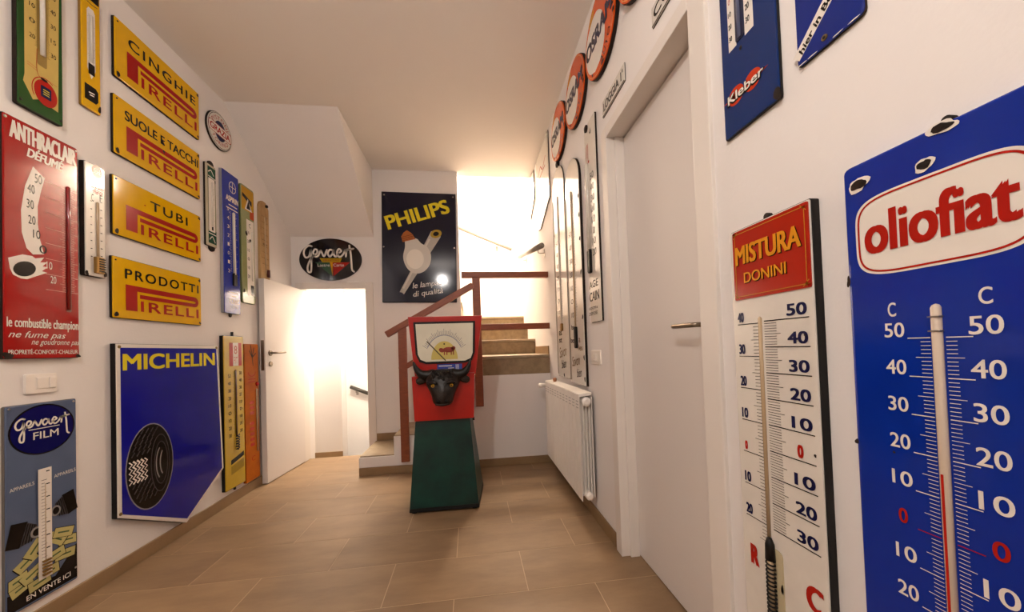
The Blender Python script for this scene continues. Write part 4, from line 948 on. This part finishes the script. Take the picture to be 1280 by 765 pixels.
obj('bulb_glass', tube(B(), [(bx+.002, -(s.F+.010), zbt-.19), (bx+.002, -(s.F+.010), zbt-.03)], .006, 10), GLASSB, s.root, True)
obj('bulb_plate', prism(B(), rrect(bx-.010, zbt-.22, bx+.026, zbt-.018, .012), -s.F, -(s.F+.002), .0006), enamel('aged_cream', '#C2B493'), s.root)
obj('hanger', lathe(B(), [(.008, 0), (.008, -.010), (.004, -.013)], 14, 'y', (0, -.006, hh+.004)), RUST, s.root)
s.chips([(hw*.88, s.p(1027, 572)[1], .003, .003), (hw*.8, s.p(1027, 418)[1], .0025, .0025), (px0+.006, pz1-.004, .004, .004), (bx+.022, zbt-.10, .003, .012)])

# --- big blue oil thermometer
tc0 = on(0, WR-.024, 1172, 400)
uc = -tc0.y; uL = (-on(0, WR-.024, 1057, 218).y - on(0, WR-.024, 1077, 765).y)/2
s = Sign('wall_thermometer', 'large royal blue enamel thermometer with white and red lettering panel at the right edge', 'thermometer', 'R', rct=(uL, .16, 2*uc-uL, 1.322), d=.022, so=.002)
s.plate(enamel('cobalt', '#0A2A8E'), bev=.006, r=.010); hw, hh = s.w/2, s.h
def pillow(x0, z0, x1, z1, n=10):
    cx, cz_ = (x0+x1)/2, (z0+z1)/2; ax, az = (x1-x0)/2, (z1-z0)/2; out = []
    for k in range(64):
        t = 2*PI*k/64; c_, s_ = math.cos(t), math.sin(t); e = 2/4.6
        out.append((cx + ax*math.copysign(abs(c_)**e, c_), cz_ + az*math.copysign(abs(s_)**e, s_)*(1 + .0*abs(c_))))
    return out
pa = s.p(1070, 296); pzt = s.p(1180, 210)[1]; pzb = s.p(1180, 330)[1]; xp = pa[0]
s.flat(PW, [pillow(xp, pzb, -xp, pzt)], 'white_panel', 1)
k_ = .0050; q = pillow(xp+k_, pzb+k_, -xp-k_, pzt-k_)
s.strokes(PRED, [q + [q[0]]], .0030, 'red_border', 2)
oa, ob = s.p(1082, 310), s.p(1182, 300)
oz = (s.p(1088, 315)[1]+s.p(1175, 302)[1])/2; ozt = s.p(1176, 238)[1]
s.text(PRED, [('oliofiat', oa[0], oz, -oa[0]-.002, ozt)], 'panel_lettering', 3, bold=.03)
RS_ = []
zR = [s.p(1200, 421)[1], s.p(1215, 688)[1]]; step_ = (zR[0]-zR[1])/50
xr = .0085; xl = -.0085
white, redl = [], []
for k in range(-32, 51):
    z = zR[1] + step_*k
    ln = .027 if k % 10 == 0 else (.018 if k % 5 == 0 else .0115)
    tw = .0014 if k % 10 == 0 else .0009
    (redl if k == 0 else white).append(((xr, z), (xr+ln, z), tw)); (redl if k == 0 else white).append(((xl, z), (xl-ln, z), tw))
s.lines(PW, white, .001); s.lines(PRED, redl, .0015, 'zero_marks')
xR0, xR1 = s.p(1211, 405)[0], s.p(1256, 405)[0]; xL0, xL1 = s.p(1106, 412)[0], s.p(1131, 412)[0]
hN = s.p(1235, 393)[1]-s.p(1235, 417)[1]; hL = s.p(1119, 402)[1]-s.p(1119, 423)[1]
it = []
for t in (50, 40, 30, 20, 10, -10, -20, -30):
    z = zR[1]+step_*t
    it += [(str(abs(t)), xR0, z+.0025, xR1, z+.0025+hN), (str(abs(t)), xL0, z+.002, xL1, z+.002+hN*.92)]
s.text(PW, it, 'numerals', bold=.014)
s.text(PW, [('C', (xR0+xR1)/2-.005, zR[0]+step_*7.2, (xR0+xR1)/2+.008, zR[0]+step_*7.2+hN*.9), ('C', (xL0+xL1)/2-.007, zR[0]+step_*6, (xL0+xL1)/2+.004, zR[0]+step_*6+hN*.9)], 'scale_letters', bold=.012)
s.text(PRED, [('0', xR0+.010, zR[1]+.001, xR0+.026, zR[1]+.001+hN), ('0', xL0+.006, zR[1]+.001, xL0+.018, zR[1]+.001+hN*.92)], 'zero_numerals', bold=.02)
zt_ = s.p(1166, 380)[1]
obj('glass_tube', tube(B(), [(0, -(s.F+.002), .06), (0, -(s.F+.002), zt_-.006), (0, -(s.F+.002), zt_-.002), (0, -(s.F+.002), zt_)], [.0058, .0058, .0042, .001], 14), mat('ivory_glass_tube', '#CBB9A6', .15, coat=1), s.root, True)
zm = s.p(1181, 592)[1]
obj('red_column', box(B(), -.0014, .0014, -(s.F+.0086), -(s.F+.0070), .065, zm, .0004, 1), paint('column_red', '#B02014'), s.root)
obj('tube_clip', box(B(), -.0064, .0064, -(s.F+.0084), -s.F, zt_-.020, zt_-.018), STEEL, s.root)
obj('tube_clip', box(B(), -.0064, .0064, -(s.F+.0084), -s.F, zt_-.041, zt_-.039), STEEL, s.root)
c1, c2, c3 = s.p(1074, 231), s.p(1156, 206), s.p(1178, 163)
s.chips([(c1[0], c1[1], .011, .009), (c2[0], c2[1], .0075, .0075), (c3[0], hh-.006, .012, .006)], RUST, 3, PW)
s.chips([(-hw+.003, s.p(1064, 352)[1], .003, .010), (-hw+.003, s.p(1075, 552)[1], .003, .005), (s.p(1119, 565)[0], s.p(1119, 565)[1], .0016, .0022)])
obj('hanger', lathe(B(), [(.006, 0), (.006, -.012), (.003, -.014)], 14, 'y', (c3[0]+.002, -.008, hh+.004)), RUST, s.root)

# ------------------------------------------------------------------ radiator
ra = thing('radiator', 'white sectional radiator hung low on the right wall under the tall thermometers', 'radiator', (WR, 1.90, .13))
NS = 12; PIT = .0745
def rad_section():
    bm = B()
    box(bm, -.104, -.099, -.034, .034, .012, .615, .002)              # front fin
    box(bm, -.094, -.030, -.003, .003, .03, .59)                      # web
    for xx in (-.080, -.062, -.044): box(bm, xx-.002, xx+.002, -.030, .030, .05, .57)
    box(bm, -.030, -.026, -.032, .032, .03, .60, .001, 1)
    hexa(bm, [(-.104, -.034, .60), (-.104, .034, .60), (-.030, .034, .612), (-.030, -.034, .612), (-.100, -.034, .618), (-.100, .034, .618), (-.030, .034, .625), (-.030, -.034, .625)])
    tube(bm, [(-.065, -.0372, .575), (-.065, .0372, .575)], .024, 12); tube(bm, [(-.065, -.0372, .045), (-.065, .0372, .045)], .022, 12)
    return bm
base = obj('section', rad_section(), RADM, ra)
grm = B()
for k in range(3): box(grm, -.1045, -.1035, -.022, .022, .535+.018*k, .541+.018*k)
gbase = obj('grille_slot', grm, mat('grille_shadow', '#B9B4AE', .5), base)
for i in range(NS):
    if i == 0: base.location = (0, .037, 0); continue
    c = base.copy(); C.objects.link(c); c.parent = ra; c.location = (0, .037+i*PIT, 0)
    g = gbase.copy(); C.objects.link(g); g.parent = c
obj('end_plug', lathe(B(), [(.026, 0), (.026, -.012), (.014, -.02)], 16, 'y', (-.065, -.001, .575)), RADM, ra)
obj('end_plug', lathe(B(), [(.022, 0), (.022, -.014), (.012, -.022)], 16, 'y', (-.065, -.001, .045)), PLASTIC, ra)
yf_ = NS*PIT
obj('valve_body', tube(B(), [(-.065, yf_, .575), (-.065, yf_+.05, .575), (-.065, yf_+.055, .575)], .013, 12), CHROME, ra, True)
obj('valve_knob', tube(B(), [(-.085, yf_+.04, .575), (-.14, yf_+.04, .575), (-.15, yf_+.04, .575)], [.017, .019, .012], 14), PLASTIC, ra, True)
obj('vent_knob', tube(B(), [(-.06, yf_-.16, .615), (-.06, yf_-.16, .645), (-.06, yf_-.16, .652)], [.012, .016, .009], 12), mat('copper_knob', '#A06A48', .4, metal=.3), ra, True)
for y in (.18, .72): obj('wall_bracket', box(B(), -.05, 0, y-.012, y+.012, .545, .575), STEEL, ra)

# ------------------------------------------------------------------ strength machine with bull head
MX, MY = -.185, 2.24
mc = thing('strength_tester', 'red and green coin machine with dial and black bull head', 'arcade machine', (MX, MY, 0))
RM = mat('red_lacquer', '#A8160A', .3, var=.08, vscale=7, spec=.4, bump=.03, bscale=30)
GM = mat('worn_green_paint', '#073830', .36, col2='#04211F', vscale=6, bump=.08, bscale=30, spec=.35)
zt = .582
obj('pedestal', hexa(B(), [(-.226, .005, .03), (.206, .005, .03), (.245, .35, .03), (-.20, .35, .03), (-.184, .06, zt), (.165, .06, zt), (.178, .28, zt), (-.17, .28, zt)]), GM, mc)
obj('base_rim', hexa(B(), [(-.228, .0, .012), (.208, .0, .012), (.248, .353, .012), (-.203, .353, .012), (-.226, .003, .034), (.207, .003, .034), (.246, .351, .034), (-.201, .351, .034)]), BLACKM, mc)
for x, y in ((-.20, .03), (.18, .03), (.215, .32), (-.17, .32)):
    obj('foot', lathe(B(), [(.018, 0), (.018, .014)], 14, 'z', (x, y, 0)), BLACKM, mc)
obj('body', hexa(B(), [(-.186, .03, .575), (.192, .03, .578), (.186, .29, .578), (-.176, .29, .575), (-.196, .03, .86), (.205, .03, .872), (.205, .30, .872), (-.186, .30, .86)]), RM, mc)
yf = .05; ybk = .30
zb_, zt_ = .862, 1.248
hx = lambda z, side: (-.180-.035*(z-zb_)/(zt_-zb_)) if side < 0 else (.214+.052*(z-zb_)/(zt_-zb_))
head = B()
ring = [(hx(zb_, -1), zb_), (hx(zb_, 1), zb_), (hx(zt_, 1), zt_), (hx(zt_, -1), zt_)]
prism(head, ring, ybk, yf, .006, 2)
hd_ = obj('dial_housing', head, RM, mc)
gx0, gx1, gz0, gz1 = -.168, .205, .953, 1.198
yfr = yf-.002
def gpoly(k):
    return [(gx0+.004-k, gz1+k), (gx0+.014-k, gz0+.05), (gx0+.03-k*.6, gz0+.015-k), (gx0+.065, gz0-k), (gx1-.06, gz0-k), (gx1-.022+k*.6, gz0+.015-k), (gx1-.008+k, gz0+.05), (gx1+k, gz1+k)]
obj('bezel', prism(B(), gpoly(.014), yf+.004, yf-.016, .003, 2), BLACKM, mc)
dl = obj('dial', prism(B(), gpoly(0), yf-.012, yf-.0175), mat('cream_dial', '#D6D0BC', .35, col2='#C8C2AE', vscale=4), mc)
gc = (.015, gz0+.012)
def dpart(name, bm, m, par=None): return obj(name, bm, m, par or dl)
dpart('dial_disc', face(B(), ell(gc[0], gc[1], .085, .118, 28, 0, 180), yf-.0180), mat('dial_ochre', '#C2AE5A', .5))
bm = B()
for k in range(33):
    a = math.radians(152-124*k/32); r1 = .19 if k % 4 == 0 else .178
    ribbon(bm, [(gc[0]+.82*.148*math.cos(a), gc[1]+1.05*.148*math.sin(a)), (gc[0]+.82*r1*math.cos(a), gc[1]+1.05*r1*math.sin(a))], .0022, yf-.0181, False)
dpart('dial_scale', bm, mat('dial_ink', '#5A5866', .6))
bm = B(); ribbon(bm, [(gc[0]+.82*.150*math.cos(math.radians(a)), gc[1]+1.05*.150*math.sin(math.radians(a))) for a in range(150, 29, -5)], .005, yf-.0181, False)
dpart('dial_arc', bm, mat('dial_grey', '#8A8A98', .6))
bm = B()                                                             # small red bull drawn on the dial
face(bm, ell(gc[0]+.028, gc[1]+.062, .038, .018, 18), yf-.0183); face(bm, ell(gc[0]-.018, gc[1]+.060, .018, .014, 14, rot=-.5), yf-.0183)
face(bm, ell(gc[0]+.058, gc[1]+.072, .014, .012, 12), yf-.0183)
for dx in (-.004, .012, .04, .054): face(bm, rect(gc[0]+dx, gc[1]+.028, gc[0]+dx+.007, gc[1]+.055), yf-.0183)
dpart('bull_drawing', bm, mat('bull_red', '#8E3420', .5))
dpart('dial_pin', lathe(B(), [(.005, 0), (.005, -.003)], 12, 'y', (gc[0], yf-.0175, gc[1]+.10)), BLACKM)
a_, b_ = Vector((gc[0]+.005, gc[1]-.006)), Vector((gc[0]-.108, gc[1]+.118))
bm = B(); ribbon(bm, [tuple(a_), tuple(b_)], .007, yf-.022, True)
obj('needle', bm, mat('needle_brown', '#4A3A1C', .4), mc)
lb = obj('label_plate', box(B(), -.035, .125, yf-.006, yf, .893, .934, .001, 1), mat('label_blue', '#1B3490', .4), mc)
bm = B(); box(bm, -.025, .06, yf-.0068, yf-.006, .919, .925); box(bm, .035, .072, yf-.0068, yf-.006, .905, .909)
for x in (.085, .093, .101): box(bm, x, x+.003, yf-.0068, yf-.006, .898, .930)
obj('label_marks', bm, PW, lb)
obj('side_lock', lathe(B(), [(.012, 0), (.012, .014)], 12, 'x', (.182, .10, .56)), BLACKM, mc)
# bull head: one lofted mask, then horns, ears, eyes
BM_ = mat('black_bull_paint', '#0E0A08', .36, col2='#20140E', vscale=14, bump=.5, bscale=30, spec=.35)
EYE = mat('amber_eye', '#C8952C', .25)
bm = B()
rings = [(.905, .030, .000, .020), (.899, .058, -.005, .045), (.886, .084, -.012, .066), (.866, .098, -.018, .080), (.838, .100, -.026, .084), (.812, .094, -.034, .082), (.786, .081, -.044, .078), (.760, .069, -.054, .072), (.735, .060, -.060, .068), (.714, .058, -.062, .066), (.697, .055, -.060, .060), (.684, .042, -.054, .048), (.677, .020, -.046, .026)]
rv = []
for z, hwid, cy, dep in rings:
    ring = []
    for k in range(24):
        a = 2*PI*k/24; cx_ = math.cos(a); sy_ = math.sin(a)
        x = 1.14*hwid*math.copysign(abs(cx_)**.85, cx_); y = cy + .03 + dep*sy_*(.7 if sy_ > 0 else 1.0)
        if .79 < z < .83 and sy_ < -.2: y += .012*math.exp(-((abs(x)-.055)/.022)**2)        # eye hollows
        if z < .80 and sy_ < -.5 and abs(x) < .02: y -= .006                                # ridge of the nose
        ring.append(bm.verts.new((x, y, z)))
    rv.append(ring)
for a, b in zip(rv, rv[1:]):
    for k in range(24): bm.faces.new((a[k], a[(k+1) % 24], b[(k+1) % 24], b[k]))
bm.faces.new(rv[0]); bm.faces.new(rv[-1])
bh = obj('bull_head', bm, BM_, mc, True, loc=(.003, 0, 0)); bh['label'] = 'black sculpted bull head with amber eyes'
sm = bh.modifiers.new('sub', 'SUBSURF'); sm.levels = 1; sm.render_levels = 1
HORN = mat('horn_black', '#120D0A', .42, var=.2, vscale=20, bump=.15, bscale=40, spec=.3)
for sg in (-1, 1):
    pts = cr([(sg*.055, .0, .872), (sg*.095, -.004, .868), (sg*.135, -.010, .880), (sg*.163, -.016, .915), (sg*.178, -.02, .958)], 5)
    n_ = len(pts); obj('horn', tube(B(), pts, [.031*(1-(i/(n_-1))**1.6)+.005 for i in range(n_)], 14), HORN, bh, True)
    ear = B(); pe = cr([(sg*.095, .012, .842), (sg*.12, .008, .842), (sg*.145, .004, .834), (sg*.168, .002, .822)], 4); n_ = len(pe)
    tube(ear, pe, [.012+.013*math.sin(PI*min(1, (i+1)/n_*.9)) if i < n_-1 else .003 for i in range(n_)], 10)
    for v in ear.verts: v.co.y = .008 + (v.co.y-.008)*.55
    obj('ear', ear, BM_, bh, True)
    e = lathe(B(), [(.0005, -.0128), (.006, -.0115), (.010, -.007), (.012, 0), (.010, .007)], 16, 'y', (sg*.056, -.068, .806))
    eo = obj('eye', e, EYE, bh, True)
    obj('pupil', lathe(B(), [(.0005, -.0145), (.0045, -.0135), (.005, -.011)], 12, 'y', (sg*.056, -.068, .806)), BLACKM, eo, True)
    br = tube(B(), cr([(sg*.030, -.086, .819), (sg*.056, -.083, .829), (sg*.084, -.066, .820)], 4), [.004]+[.008]*7+[.004], 8); obj('brow', br, BM_, bh, True)
    obj('nostril', lathe(B(), [(.0095, -.004), (.0095, .004), (.006, .005)], 14, 'y', (sg*.024, -.094, .712)), BLACKM, bh, True)
obj('muzzle_band', tube(B(), cr([(-.042, -.088, .694), (0, -.104, .690), (.042, -.088, .694)], 5), .006, 8), BM_, bh, True)
rnd = random.Random(5); cb = B()
for k in range(26):
    x = rnd.uniform(-.06, .06); z = rnd.uniform(.850, .896); y = -.045 - .035*(1-(x/.08)**2) + (z-.86)*.75
    t0 = rnd.uniform(0, 6); tube(cb, [(x+.007*math.cos(t0+t), y-.004+.001*t, z+.007*math.sin(t0+t)) for t in [i*.7 for i in range(8)]], .0042, 6)
obj('forelock_curls', cb, BM_, bh, True)
